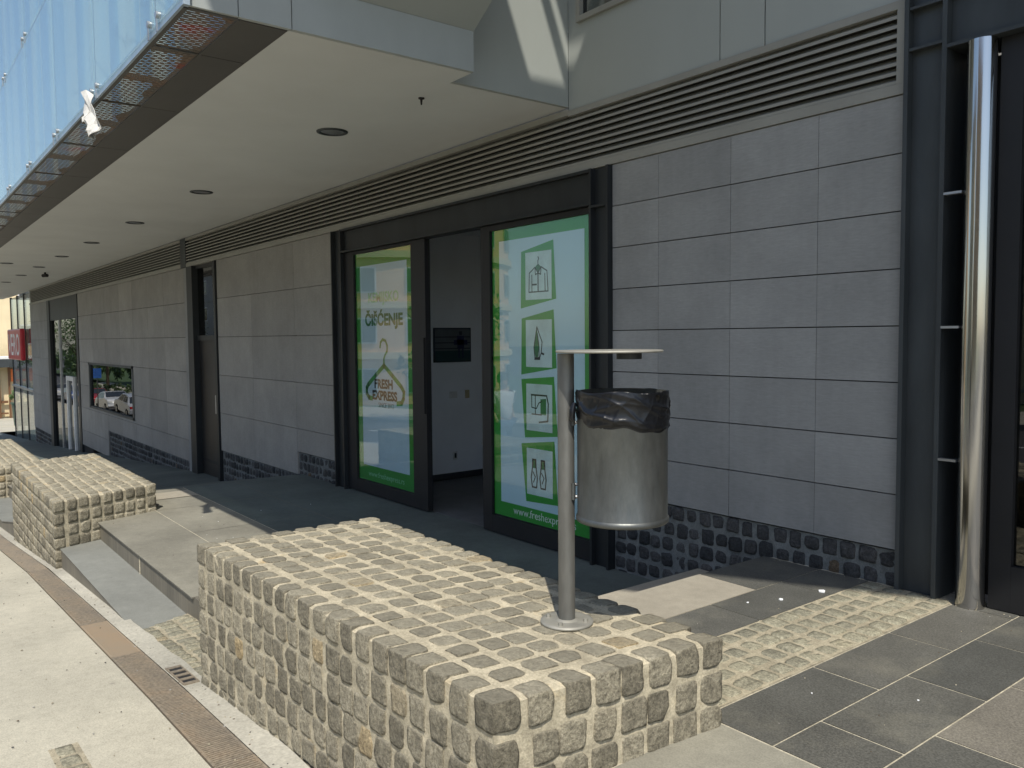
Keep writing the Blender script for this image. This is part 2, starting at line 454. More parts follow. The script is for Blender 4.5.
g = MB(); strip(g, xs_range(-400, 400), -400, 400, S, 'asphalt', dz=-.42); struct(g, 'ground')
g = MB(); strip(g, xs_range(-120, 40), -3.2, 1.0, S, 'street_concrete'); o = struct(g, 'pavement')
g = MB(); strip(g, xs_range(-120, 40), -11, -3.35, S, 'asphalt', dz=-.13)
for x in np.arange(-90, 20, 6.):
    strip(g, [x, x + 3], -7.3, -7.18, S, 'letter_white', dz=-.124)
struct(g, 'road')
g = MB(); strip(g, xs_range(-120, 40), -3.35, -3.2, S, 'kerb_stone', th=.3, dz=.005); struct(g, 'kerb')
g = MB(); strip(g, xs_range(-120, 40), -16, -11, S, 'street_concrete', th=.3, dz=0, side_m='kerb_stone'); tag(g.build('far_pavement'), kind='structure')
g = MB(); strip(g, xs_range(-120, -45.5), 1.0, 30, S, 'street_concrete', dz=-.004); struct(g, 'square')
# small patch of setts let into the pavement, and the cut line
# concrete strip between drain and benches
g = MB(); strip(g, xs_range(-45, 40, step=.15), 1.175, lambda x: 1.30 + .006 * math.sin(x * 9) + .004 * math.sin(x * 23), S, 'concrete_pale', dz=.006)
strip(g, xs_range(-45, 40), .995, 1.18, S, 'asphalt', dz=-.05); struct(g, 'kerb_strip')
# terrace
g = MB()
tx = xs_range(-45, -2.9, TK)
strip(g, tx, 1.63, 2.8, T, 'terrace_slab', dz=0); strip(g, tx, 2.8, 4.4, T, 'terrace_shaded', dz=0)
# slab joints on the terrace
for yy in (2.19, 2.8, 3.4): strip(g, xs_range(-30, -3.3, TK), yy - .004, yy + .004, T, 'joint_pale' if yy < 3 else 'joint_grey', dz=.003)
for x in np.arange(-29.5, -3.5, 1.22):
    strip(g, [x - .004, x + .004], 2.194, 3.396, T, 'joint_grey', dz=.004)
strip(g, xs_range(-9.75, -9.35, TK), 2.2, 2.8, T, 'concrete_smooth', dz=.006)
struct(g, 'terrace')
# steps in front: riser at Y 1.63, tread, front riser at Y 1.25
def stepset(x0, x1, drop):
    g = MB(); xs = xs_range(x0, x1, TK)
    vs = []; n = len(xs)
    for x in xs: vs += [(x, 1.63, T(x) - .0), (x, 1.63, T(x) - drop - .02)]
    g.add(vs, [(2 * i, 2 * i + 1, 2 * i + 3, 2 * i + 2) for i in range(n - 1)], 'riser_slab')
    strip(g, xs, 1.612, 1.70, T, 'terrace_slab', th=.01, dz=.003, side_m='joint_grey')
    strip(g, xs, 1.262, 1.635, T, 'tread_slab', th=.01, dz=-drop, side_m='joint_grey')
    vs = []
    for x in xs: vs += [(x, 1.27, T(x) - drop - .005), (x, 1.27, T(x) - 1.0)]
    g.add(vs, [(2 * i, 2 * i + 1, 2 * i + 3, 2 * i + 2) for i in range(n - 1)], 'riser_slab')
    for x in (x0 + 1.83,):
        g.box((x, 1.624, T(x) - drop), (x + .008, 1.631, T(x)), 'joint_pale')
    return g
g = stepset(-8.9, -5.62, .165); struct(g, 'steps')
g = stepset(-16.5, -11.3, .2); tag(g.build('steps'), kind='structure')
g = MB(); g.box((-5.62, 1.63, -2.05), (-4.1, 1.66, -1.737), 'riser_slab'); struct(g, 'riser')

def setts(poly_fn, nu, nv, half, m_st, m_mo, name, k=7, flat=.8, n=4, mo_dz=-.004):
    """flat paving of setts: poly_fn(u,v)->xyz of the surface"""
    st = Stones(); mb = MB()
    for i in range(nu):
        off = rng.uniform(-.12, .12)
        for j in range(nv):
            u = (i + .5) / nu; v = (j + .5 + off * .3) / nv
            c = np.array(poly_fn(u, v)) + rng.normal(0, .002, 3)
            du = np.array(poly_fn(u + .01, v)) - np.array(poly_fn(u - .01, v)); dv = np.array(poly_fn(u, v + .01)) - np.array(poly_fn(u, v - .01))
            eu = du / np.linalg.norm(du); ew = np.cross(eu, dv); ew /= np.linalg.norm(ew); ew = ew * np.sign(ew[2]); ev = np.cross(ew, eu)
            h = np.array(half) * rng.uniform(.88, 1.06, 3)
            st.add(c - ew * (h[2] * flat - .001), h, n, k, .05, (eu, ev, ew), flat)
    N = 24
    vs = [tuple(np.array(poly_fn(a / N, b / N)) + np.array([0, 0, mo_dz + .0015 * math.sin(a * 3.1 + b * 2.3)])) for a in range(N + 1) for b in range(N + 1)]
    mb.add(vs, [(a * (N + 1) + b, (a + 1) * (N + 1) + b, (a + 1) * (N + 1) + b + 1, a * (N + 1) + b + 1) for a in range(N) for b in range(N)], m_mo, True)
    st.into(mb, m_st)
    return tag(mb.build(name), kind='structure')
# sett ramp beside the steps
setts(lambda u, v: (-5.62 + 1.40 * u + .16 * v * (0 - 1) * (1 - u), 1.262 + .37 * v, (-1.90 + .10 * u) + .012), 15, 3, (.042, .054, .04), 'cobble_flat', 'mortar_dust', 'sett_ramp')
# sett strip on the raised paving
setts(lambda u, v: (-2.30 + .455 * v, 1.9 + 2.36 * u, -1.356), 21, 4, (.046, .046, .04), 'cobble_flat', 'mortar_dust', 'sett_strip')
# inset in the street
setts(lambda u, v: (-3.95 + .62 * u, .515 + .115 * v, S(-3.92 + .62 * u) + .004), 5, 1, (.055, .046, .04), 'cobble_flat', 'mortar_dust', 'sett_inset')

# raised paving on the right
P0 = -1.36
g = MB()
g.box((-2.975, 2.0, -2.2), (-1.0, 4.4, P0 - .0035), 'joint_pale'); g.box((-1.0, .9, -2.2), (9, 4.4, P0 - .0035), 'joint_pale')
g.box((-1.85, 1.15, -2.2), (-1.0, 2.0, P0 - .0035), 'joint_pale')
def slab(x0, x1, y0, y1, m='paving_slab', gp=.0042):
    g.box((x0 + gp, y0 + gp, P0 - .03), (x1 - gp, y1 - gp, P0), m)
slab(-2.98, -2.602, 1.9, 3.66, 'concrete_smooth', .002); slab(-2.98, -2.602, 3.66, 4.27)
for y in np.arange(1.35, 4.2, .61): slab(-2.602, -2.302, y + .1, min(y + .71, 4.27))
rows = [-1.84, -1.557, -1.258] + [-1.258 + .295 * k for k in range(1, 34)]
offs = [0, .21, .41]
for r in range(len(rows) - 1):
    y = 2.29; first = [2.98, 2.575, 2.78][r % 3]
    ys = [2.29, first] if first - 2.29 > .05 else [2.29]
    while ys[-1] < 4.3: ys.append(ys[-1] + .615)
    for a, b in zip(ys, ys[1:]): slab(rows[r], rows[r + 1], a + .0015, min(b, 4.33) - .0015)
g.box((-1.79, 1.2, P0 - .03), (9, 2.285, P0 - .001), 'concrete_mid')
struct(g, 'raised_paving')
g = MB(); g.box((-3.49, 1.9, -2.1), (-2.977, 4.27, -1.552), 'concrete_smooth'); g.box((-2.99, 1.95, -2.1), (-2.976, 4.27, P0 - .03), 'riser_slab'); struct(g, 'side_steps')

# ---------------------------------------------------------------- drain grates
def grate(x0, x1, metal):
    g = MB(); n = int((x1 - x0) / .0195)
    z = lambda x: S(x) + .004
    strip(g, [x0 + .003, x1 - .003], 1.006, 1.018, S, metal, th=.03, dz=.005)
    strip(g, [x0 + .003, x1 - .003], 1.160, 1.172, S, metal, th=.03, dz=.005)
    for yy in (1.06, 1.112): strip(g, [x0 + .003, x1 - .003], yy, yy + .004, S, metal, th=.02, dz=.0)
    for i in range(n):
        x = x0 + (i + .5) * (x1 - x0) / n
        g.hexa([(x - .0055, 1.018, z(x) - .02), (x + .0055, 1.018, z(x) - .02), (x + .0055, 1.16, z(x) - .02), (x - .0055, 1.16, z(x) - .02),
                (x - .0055, 1.018, z(x)), (x + .0055, 1.018, z(x)), (x + .0055, 1.16, z(x)), (x - .0055, 1.16, z(x))], metal)
    return g
edges = [-1.44 - .92 * k for k in range(-3, 16)]
for k in range(len(edges) - 1):
    x1, x0 = edges[k], edges[k + 1]
    rusty = -6.4 < (x0 + x1) / 2 < -5.5
    o = grate(x0, x1, 'grate_rust' if rusty else 'grate_metal').build('drain_grate', loc=((x0 + x1) / 2, 1.09, S(x0)))
    tag(o, 'orange rusty section of the long drain grate beside the lower step' if rusty else 'brown section of the long metal drain grate along the pavement edge, not the orange one', 'drain grate', 'drain grate sections laid end to end')
g = MB()
def zbox(g, x0, x1, y0, y1, dz, th, m):
    g.hexa([(x0, y0, S(x0) + dz - th), (x1, y0, S(x1) + dz - th), (x1, y1, S(x1) + dz - th), (x0, y1, S(x0) + dz - th), (x0, y0, S(x0) + dz), (x1, y0, S(x1) + dz), (x1, y1, S(x1) + dz), (x0, y1, S(x0) + dz)], m)
zbox(g, -4.65, -4.31, 1.185, 1.262, .0085, .02, 'joint_dark')
for k in range(5): zbox(g, -4.65 + .08 * k, -4.62 + .08 * k, 1.185, 1.262, .0125, .01, 'grate_metal')
zbox(g, -4.65, -4.31, 1.181, 1.189, .0135, .01, 'grate_metal'); zbox(g, -4.65, -4.31, 1.256, 1.262, .0135, .01, 'grate_metal')
tag(g.build('drain_inlet'), 'small slotted drain inlet at the foot of the near stone bench', 'drain')

# crumbs, grit and dry bits
g = MB()
def crumb(x, y, z, r, m):
    k = 5; a0 = rng.uniform(0, 6); pts = [(x + r * rng.uniform(.5, 1.2) * math.cos(a0 + 2 * math.pi * i / k), y + r * rng.uniform(.5, 1.2) * math.sin(a0 + 2 * math.pi * i / k)) for i in range(k)]
    g.prism(pts, z - .001, z + r * rng.uniform(.15, .5), m)
for i in range(420):
    x = -rng.uniform(2, 12); y = rng.choice([rng.uniform(.2, 1.25), rng.uniform(1.16, 1.26)]); crumb(x, y, S(x) + .006, rng.uniform(.002, .006), rng.choice(['kerb_stone', 'mortar_dust', 'bark', 'cobble_dark']))
for i in range(160):
    x = rng.uniform(-2.9, .8); y = rng.uniform(2.1, 4.24) if rng.random() < .6 else 4.26 - abs(rng.normal(0, .06)); crumb(x, y, P0 + .001, rng.uniform(.001, .0035), rng.choice(['kerb_stone', 'bark', 'mortar_sand']))
for (x, y, r) in ((-2.42, 3.62, .014), (-2.5, 3.45, .008), (-2.36, 3.9, .022), (-1.42, 3.0, .004), (-1.7, 2.75, .004)): crumb(x, y, P0 + .0005, r, 'white_plaster')
for i in range(90):
    x = -rng.uniform(3.6, 9); y = 1.64 + abs(rng.normal(0, .8)); crumb(x, min(y, 4.2), T(x) + .001, rng.uniform(.002, .005), rng.choice(['white_plaster', 'kerb_stone', 'bark']))
tag(g.build('grit'), 'scattered grit, crumbs of mortar and dry bits on the paving', kind='stuff')

# ---------------------------------------------------------------- stone benches
def bench(cor, ztop, nx, ny, nz, pz, label, n=6):
    """cor: front-left, front-right, back-right, back-left corners in plan"""
    FL, FR, BR, BL = [np.array(c, float) for c in cor]
    def B(u, v): return (FL * (1 - u) + FR * u) * (1 - v) + (BL * (1 - u) + BR * u) * v
    hz = pz / 2; sx = np.linalg.norm(FR - FL) / nx / 2; sy = np.linalg.norm(BR - FR) / ny / 2
    st = Stones()
    for k in range(nz):
        shift = rng.uniform(-.15, .15)
        for i in range(nx):
            for j in range(ny):
                if not (k == 0 or i in (0, nx - 1) or j in (0, ny - 1)): continue
                if k > 0 and j == ny - 1 and i not in (0, nx - 1): pass
                du = (shift if 0 < i < nx - 1 and k > 0 else 0) + rng.normal(0, .045) * (0 < i < nx - 1)
                u = (i + .5 + du) / nx; v = (j + .5 + rng.normal(0, .05) * (0 < j < ny - 1)) / ny
                c = B(u, v); z = ztop - hz * (2 * k + 1) + rng.normal(0, .0025)
                edge = i in (0, nx - 1) or j in (0, ny - 1)
                kx = .87 if k == 0 and not edge else .88
                h = [sx * rng.uniform(kx - .19, kx - .02), sy * rng.uniform(kx - .15, kx - .01), hz * rng.uniform(.84, .93)]
                # push outward faces to the boundary
                ex = (FR - FL) / np.linalg.norm(FR - FL); ey = (BR - FR) / np.linalg.norm(BR - FR)
                if i == 0: c = c - ex * (sx - h[0] + .0022)
                if i == nx - 1: c = c + ex * (sx - h[0] + .0022)
                if j == 0: c = c - ey * (sy - h[1] + .0022)
                if j == ny - 1: c = c + ey * (sy - h[1])
                if k == 0: z = ztop - .97 * h[2] + .0004 + rng.normal(0, .001)
                fr = (np.append(ex, 0), np.append(ey, 0), (0, 0, 1))
                st.add((c[0], c[1], z), h, n, 6.5, .030, fr, .97 if k == 0 else 0, .90)
    mb = MB()
    # mortar body, slightly inside the stone faces, roughened
    N = (max(24, nx * 4), max(12, ny * 4), nz * 4); ins = .0055
    L = np.linalg.norm(FR - FL); D = np.linalg.norm(BR - FR); H = nz * pz
    def rough(p, a): return a * (math.sin(p[0] * 41 + p[2] * 23) + math.sin(p[1] * 37 - p[0] * 19) + math.sin(p[2] * 53 + p[1] * 29) + 1.2 * math.sin(p[0] * 97 + p[1] * 83 + p[2] * 71)) / 4
    def pt(u, v, w):
        uu = min(max(u, ins / L), 1 - ins / L); vv = min(max(v, ins / D), 1 - ins / D)
        c = B(uu, vv); z = ztop - .0045 - w * H
        r = rough((c[0], c[1], z), .003)
        if u in (0., 1.): c = c + (FR - FL) / L * r
        if v in (0., 1.): c = c + (BR - FR) / D * r
        # round the top arris
        if w == 0.:
            z += r
            if u in (0., 1.) or v in (0., 1.): z -= .010
        return (c[0], c[1], z)
    def sheet(f, a, b):
        vs = [f(i / a, j / b) for i in range(a + 1) for j in range(b + 1)]
        mb.add(vs, [(i * (b + 1) + j, (i + 1) * (b + 1) + j, (i + 1) * (b + 1) + j + 1, i * (b + 1) + j + 1) for i in range(a) for j in range(b)], 'mortar_sand', True)
    sheet(lambda a, b: pt(a, b, 0.), N[0], N[1])
    sheet(lambda a, b: pt(a, 0., b), N[0], N[2]); sheet(lambda a, b: pt(a, 1., b), N[0], N[2])
    sheet(lambda a, b: pt(0., a, b), N[1], N[2]); sheet(lambda a, b: pt(1., a, b), N[1], N[2])
    st.into(mb, 'cobble')
    c = (FL + FR + BR + BL) / 4
    o = mb.build('stone_bench', loc=(c[0], c[1], S(c[0]))); tag(o, label, 'stone bench', 'cobblestone benches along the steps'); return o
bench([(-4.275, 1.262), (-1.838, 1.352), (-1.752, 2.275), (-4.262, 2.275)], -1.05, 21, 8, 7, .112, 'nearest long cobblestone bench, with the litter bin standing on it', 8)
bench([(-11.50, 1.235), (-8.40, 1.222), (-8.80, 2.205), (-11.75, 2.20)], -1.47, 26, 9, 9, .113, 'middle cobblestone bench at the far end of the steps', 4)
bench([(-20.2, 1.24), (-15.5, 1.24), (-15.7, 2.19), (-20.2, 2.19)], -2.07, 38, 8, 8, .115, 'farthest cobblestone bench at the left edge, behind the middle one', 3)

# ---------------------------------------------------------------- litter bin
PX, PY = -2.215, 1.968
lb = empty('litter_bin', (PX, PY, -1.05), 'grey metal litter bin with a black liner, on a post fixed to the near bench', 'litter bin')
m = MB(); m.tube([(PX, PY, -1.045), (PX, PY, -.062)], .0305, 'galvanised_mid', 32); m.build('post', lb)
m = MB(); m.lathe((PX, PY, -1.05), [(0.001, .0), (.097, .0), (.098, .004), (.097, .009), (.085, .011), (.001, .0115)], 'galvanised_pale', 48)
for a in (30, 120, 210, 300):
    m.tube([(PX + .072 * math.cos(rad(a)), PY + .072 * math.sin(rad(a)), -1.042), (PX + .072 * math.cos(rad(a)), PY + .072 * math.sin(rad(a)), -1.028)], .009, 'galvanised_pale', 6, smooth=False)
m.lathe((PX, PY, -1.041), [(.045, .0), (.040, .004), (.031, .008)], 'galvanised_pale', 32)
m.build('base_plate', lb)
BX, BY, BR_ = -2.064, 2.103, .1615
m = MB()
m.lathe((BX, BY, -.662), [(.001, .012), (.150, .012), (.158, .004), (.163, .0), (.1665, .004), (.1665, .016), (.1625, .020), (BR_, .022), (BR_, .455), (.1645, .458), (.1645, .466), (.1585, .466), (.158, .03), (.001, .03)], 'galvanised', 72)
m.build('bucket', lb)
m = MB()   # lid disc with the ash box below
LX, LY = -2.098, 2.072
m.lathe((LX, LY, -.058), [(.001, .0), (.188, .0), (.1915, .0025), (.1915, .006), (.188, .0085), (.001, .0095)], 'galvanised_pale', 72)
lid = m.build('lid', lb)
m = MB(); m.tube([(BX + .015, BY + .02, -.082), (BX + .015, BY + .02, -.058)], .045, 'steel_dark', 24); m.build('ash_tray', lid)
for zz in (-.29, -.56):
    m = MB(); d = Vector((BX - PX, BY - PY, 0)).normalized(); pv = Vector((-d.y, d.x, 0))
    a = Vector((PX, PY, zz)) + d * .028; b_ = Vector((PX, PY, zz)) + d * .045
    for s_ in (-1, 1):
        m.tube([a + pv * .012 * s_ + Vector((0, 0, .02 * s_)), b_ + pv * .012 * s_ + Vector((0, 0, .02 * s_))], .006, 'aluminium', 8)
    m.tube([a + Vector((0, 0, -.03)) - pv * .02, a + Vector((0, 0, .03)) - pv * .02], .008, 'galvanised', 8)
    m.build('bracket', lb)
def liner():
    m = MB(); n = 420; rows_ = 34; vs = []
    th0 = math.atan2(PY - BY, PX - BX)
    r2 = np.random.default_rng(11); ph = r2.uniform(0, 6.28, 12)
    for j in range(rows_ + 6):
        for k in range(n):
            th = 2 * math.pi * k / n; dth = (th - th0 + math.pi) % (2 * math.pi) - math.pi
            t = j / rows_
            # cinched near the post: hem rises there
            cin = math.exp(-(dth / .75) ** 2)
            low = .134 - .035 * cin + .006 * math.sin(3 * th + 1) + .003 * math.sin(11 * th)
            if j <= rows_:
                # folds fan out of the knot
                fan = dth * 7.5 / (1 + .6 * abs(dth)) + t * 5.5 * (1 - .35 * abs(dth))
                w = math.sin(fan * 2.2 + ph[0]) * .5 + math.sin(fan * 4.3 + 2.5 * t + ph[1]) * .35 + math.sin(th * 23 + t * 7 + ph[2]) * .16 + math.sin(th * 41 - t * 9 + ph[3]) * .09
                w2 = abs(math.sin(dth * 2.3 - t * 6.5 + ph[4])) ** 3
                env = math.sin(math.pi * min(1, t * 1.02)) ** .5
                rg = lambda q: (1 - abs(math.sin(q))) ** 3
                c1 = rg(dth * 1.9 - t * 4.6 + .5 * math.sin(dth * 1.7) + ph[6]); c2 = rg(dth * 3.3 - t * 6.1 + .7 * math.sin(dth * 2.9 + 1) + ph[7]); c3 = rg(dth * 8.3 + t * 4. + math.sin(dth * 5) + ph[8]) * .7; c4 = rg(t * 7 + .9 * math.sin(dth * 2 + ph[9]))
                r = .1648 + env * (.0016 * w + .0055 * c1 + .0045 * c2 + .0025 * c3 + .003 * c4)
                r -= .006 * cin * t
                z = -.190 + .004 * math.sin(5 * th + ph[5]) - .009 * (math.cos(th - 2.2) * .5 + .5) - t * low
                if t > .93: r -= .003
            else:
                q = (j - rows_) / 5
                r = .1648 - .010 * q - .03 * q * q; z = None
            if z is None:
                z = -.190 + .004 * math.sin(5 * th + ph[5]) - .009 * (math.cos(th - 2.2) * .5 + .5) - .17 * q
                r += .004 * math.sin(th * 13 + q * 4)
            vs.append((BX + r * math.cos(th), BY + r * math.sin(th), z))
    order = list(range(rows_, -1, -1)) + list(range(rows_ + 1, rows_ + 6))
    fs = []
    for a, b in zip(order, order[1:]):
        for k in range(n): fs.append((a * n + k, a * n + (k + 1) % n, b * n + (k + 1) % n, b * n + k))
    m.add(vs, fs, 'bin_liner', True)
    kx, ky = BX + .172 * math.cos(th0 + .25), BY + .172 * math.sin(th0 + .25)
    m.tube([(kx, ky, -.235), (kx - .004, ky - .006, -.262), (kx - .002, ky - .012, -.29), (kx + .006, ky - .004, -.31)], [.006, .012, .010, .003], 'bin_liner', 10)
    o = m.build('liner', lb)
liner()

# ---------------------------------------------------------------- the building
bld = empty('commercial_building', (-15, W, -2.3), 'long grey clad commercial building with an overhanging glass floor and louvre band', 'building')
def rnd_clad(x_edges, z_edges, mat, name, y=W, dep=.03, back=True, poly_bottom=None):
    g = MB(); gp = .004
    for a, b in zip(x_edges, x_edges[1:]):
        for c, d in zip(z_edges, z_edges[1:]):
            yy = y + random.uniform(-.0012, .0012)
            g.box((a + gp * .35, yy, c + gp * .8), (b - gp * .35, yy + dep, d - gp * .8), mat)
    if back: g.box((x_edges[0], y + dep - .002 + .004, z_edges[0]), (x_edges[-1], y + dep + .05, z_edges[-1]), 'joint_dark')
    return g
z0 = 1.241
g = rnd_clad([-4.285, -3.843, -3.243, -2.640, -2.142], [z0 - .3 * k for k in range(8, -1, -1)], 'cladding_tile', 'cladding'); g.build('cladding', bld)
# wall left of the shop
g = rnd_clad([-13.02, -11.55, -10.04], [z0 - .6 * k for k in range(5, -1, -1)], 'cladding_warm', 'c')
g2 = rnd_clad([-10.04, -8.86], [-1.46] + [z0 - .6 * k for k in range(4, -1, -1)], 'cladding_warm', 'c')
g.add(g2.v, g2.f, 'cladding_warm'); 
g.build('cladding', bld)
# wall between the side door and the far door, with a window hole
g = MB()
WX0, WX1, WZ0, WZ1 = -23.05, -18.5, -1.70, -.55
me_ = [-24.2, -22.5, -21.05, -19.6, -18.4, -17.2, -16.05, -14.74]
zz_ = [z0 - .6 * k for k in range(0, 8)]
for a, b in zip(me_, me_[1:]):
    for d, c in zip(zz_, zz_[1:]):
        lowest = -2.76 if b <= -21.0 else -2.13
        c2 = max(c, lowest)
        if c2 >= d - .02: continue
        # cut by the window
        if a < WX1 - .01 and b > WX0 + .01 and d > WZ0 + .01 and c2 < WZ1 - .01:
            if a < WX0 - .05: g.box((a + .003, W, c2 + .004), (WX0, W + .03, d - .004), 'cladding_warm')
            if c2 < WZ0 - .02: g.box((max(a, WX0) + .003, W, c2 + .004), (min(b, WX1 + .1) - .003, W + .03, WZ0 - .004), 'cladding_warm')
            if b > WX1 + .02: g.box((WX1, W + .001, max(c2, WZ0) + .004), (b - .003, W + .03, d - .004), 'cladding_warm')
            if d > WZ1 + .02: g.box((max(a, WX0) + .003, W, WZ1 + .003), (min(b, WX1) - .003, W + .03, d - .004), 'cladding_warm')
        else: g.box((a + .003, W, c2 + .004), (b - .003, W + .03, d - .004), 'cladding_warm')
g.box((-24.2, W + .035, -3.2), (WX0, W + .1, z0), 'joint_dark'); g.box((WX1, W + .035, -2.13), (-14.74, W + .1, z0), 'joint_dark')
g.box((WX0, W + .035, WZ1), (WX1, W + .1, z0), 'joint_dark'); g.box((WX0, W + .035, -2.7), (WX1, W + .1, WZ0), 'joint_dark')
g.build('cladding', bld)
wn = MB()
for a, b, c, d in ((WX0, WX1, WZ0, WZ0 + .05), (WX0, WX1, WZ1 - .05, WZ1), (WX0, WX0 + .12, WZ0, WZ1), (WX1 - .12, WX1, WZ0, WZ1)):
    wn.box((a, W - .012, c), (b, W + .06 + .001 * (b - a), d), 'steel_dark')
wf = wn.build('window', bld)
wn = MB(); wn.box((WX0 + .1, W + .03, WZ0 + .03), (WX1 - .1, W + .034, WZ1 - .03), 'mirror_glass'); wn.build('pane', wf)
wn = MB(); wn.box((WX0 - .1, W + .25, WZ0 - .2), (WX1 + .1, W + .3, WZ1 + .2), 'joint_dark'); wn.build('blind', wf)
# far end wall
g = rnd_clad([-32.6, -30.8, -29.05], [z0 - .6 * k for k in range(7, -1, -1)], 'cladding_tile', 'c'); g.build('cladding', bld)
g = MB(); g.box((-32.7, W + .03, -4), (-32.6, 9, 1.75), 'cladding_tile'); g.build('end_wall', bld)

# rough stone base walls
def base_wall(x0, x1, ztop, pitch, rows_, n, detail=.8):
    st = Stones(); g = MB()
    fr = ((1, 0, 0), (0, 0, 1), (0, -1, 0))
    fr = ((1, 0, 0), (0, 0, 1), (0, -1, 0))
    nx_ = max(1, int(round((x1 - x0) / pitch)))
    for r in range(rows_):
        off = random.uniform(-.3, .3)
        for i in range(nx_ + 1):
            x = x0 + (i + .5 + off) * (x1 - x0) / nx_
            if x < x0 + pitch * .3 or x > x1 - pitch * .3: continue
            z = ztop - (r + .5) * pitch
            if z + pitch / 2 < T(x) - .02 and x < -3.2: continue
            h = [pitch * .5 * rng.uniform(.76, .93), pitch * .5 * rng.uniform(.78, .92), .05]
            c = (x + rng.normal(0, .004), W + .062 + rng.normal(0, .004), z + rng.normal(0, .003))
            st.add(c, h, n, 5., .07, fr)
    st.into(g, 'cobble_dark')
    g.box((x0, W + .024, ztop - rows_ * pitch - .02), (x1, W + .1, ztop - .004), 'mortar_grey')
    return g.build('stone_base', bld)
base_wall(-4.285, -2.142, -1.165, .112, 6, 5)
base_wall(-10.04, -8.86, -1.468, .115, 3, 4)
base_wall(-13.02, -10.04, -1.768, .115, 5, 3)
base_wall(-21.0, -14.74, -2.14, .115, 7, 3)
base_wall(-32.6, -29.05, -2.965, .13, 6, 2)

# louvre band
g = MB(); LX0 = -32.6
g.box((LX0, W - .012, 1.243), (-2.142, W + .05, 1.297), 'louvre_paint')
g.box((-4.75, W - .012, 1.679), (-2.142, W + .05, 1.722), 'louvre_paint'); g.box((LX0, W - .012, 1.69), (-4.75, W + .05, 1.735), 'louvre_paint')
g.box((-2.192, W - .0125, 1.2975), (-2.1425, W + .05, 1.6785), 'louvre_paint')
ns = 8; pz = (1.679 - 1.297) / ns
for k in range(ns):
    zb = 1.297 + k * pz
    x0, x1 = LX0, -2.193
    g.add([(x0, W - .006, zb + .004), (x1, W - .006, zb + .004), (x1, W + .045, zb + .048), (x0, W + .045, zb + .048),
           (x0, W - .006, zb + .010), (x1, W - .006, zb + .010), (x1, W + .045, zb + .054), (x0, W + .045, zb + .054)],
          [(0, 1, 5, 4), (0, 3, 2, 1), (4, 5, 6, 7), (1, 2, 6, 5), (2, 3, 7, 6)], 'louvre_paint')
    g.box((x0, W - .008, zb + .002), (x1, W - .004, zb + .019), 'louvre_paint')
g.box((LX0, W + .055, 1.25), (-2.15, W + .1, 1.74), 'louvre_dark')
for x in (-14.6,): g.box((x - .25, W - .016, 1.243), (x + .05, W + .05, 1.735), 'steel_dark')
g.build('louvre', bld)

# upper wall panels above the louvre
g = MB()
for a, b in ((-4.755, -3.337), (-3.329, -3.007), (-2.999, -1.6), (-1.592, 0.2), (.208, 3)):
    lo = 1.724
    if a < -4.7:
        g.box((a, W, lo), (-4.64, W + .03, 8), 'panel_upper')     # jamb side
        g.box((-4.64, W, lo), (b, W + .03, 2.345), 'panel_upper'); g.box((-4.64, W, 4.2), (b, W + .03, 8), 'panel_upper')
        g.box((-3.75, W, 2.345), (b, W + .03, 4.2), 'panel_upper')
    else: g.box((a, W, lo if b < -2 or a > -3.01 and a < -2.9 else 2.35), (b, W + .03, 8), 'panel_upper') if a < -2.95 else g.box((a, W, 2.30 if a > -2.95 else lo), (b, W + .03, 8), 'panel_upper')
g.box((-4.8, W + .033, 1.75), (-2.15, W + .2, 2.33), 'joint_dark'); g.box((-3.7, W + .033, 2.3), (3, W + .2, 8), 'joint_dark')
g.build('upper_wall', bld)
wn = MB()
for a, b, c, d in ((-4.64, -3.75, 2.345, 2.385), (-4.64, -4.60, 2.385, 4.2), (-3.79, -3.75, 2.385, 4.2)):
    wn.box((a, W - .03, c), (b, W + .05, d), 'louvre_paint')
wf = wn.build('window', bld)
wn = MB(); wn.box((-4.6, W + .01, 2.385), (-3.79, W + .015, 4.2), 'mirror_glass'); wn.build('pane', wf)
wn = MB(); wn.box((-4.62, W + .25, 2.3), (-3.7, W + .3, 4.3), 'green_door'); wn.build('blind', wf)
# a weep hole
# overhanging floor: soffit
g = MB()
g.prism([(-40, 1.93), (-4.531, 1.93), (-4.531, 3.2), (-4.791, 3.2), (-4.791, W + .01), (-40, W + .01)], 1.75, 1.80, 'soffit_paint')
g.build('soffit', bld)
# end face panels of the overhang
g = MB()
for a, b, zt in ((1.372, 1.632, 2.9), (1.638, 1.937, 2.9)): g.box((-4.53, a, 1.752), (-4.50, b, zt), 'panel_end')
g.box((-4.53, 1.943, 1.752), (-4.499, 3.2, 2.012), 'panel_end')
g.build('end_panel', bld)
# sloping fascia above the box
g = MB()
g.add([(-4.50, 1.943, 2.014), (-4.50, 3.202, 2.014), (-3.95, 3.202, 2.36), (-3.95, 1.943, 2.36), (-4.50, 3.202, 3.2), (-3.95, 3.202, 3.2), (-3.95, 1.943, 3.2), (-4.5, 1.943, 3.2)],
      [(0, 1, 2, 3), (1, 4, 5, 2), (3, 2, 5, 6), (0, 3, 6, 7)], 'panel_upper')
g.build('sloping_fascia', bld)
g = MB(); g.box((-4.79, 3.17, 1.752), (-4.757, W - .002, 6.0), 'panel_upper'); g.box((-4.757, 3.17, 1.752), (-4.532, 3.1995, 2.0), 'panel_end'); g.build('side_wall', bld)
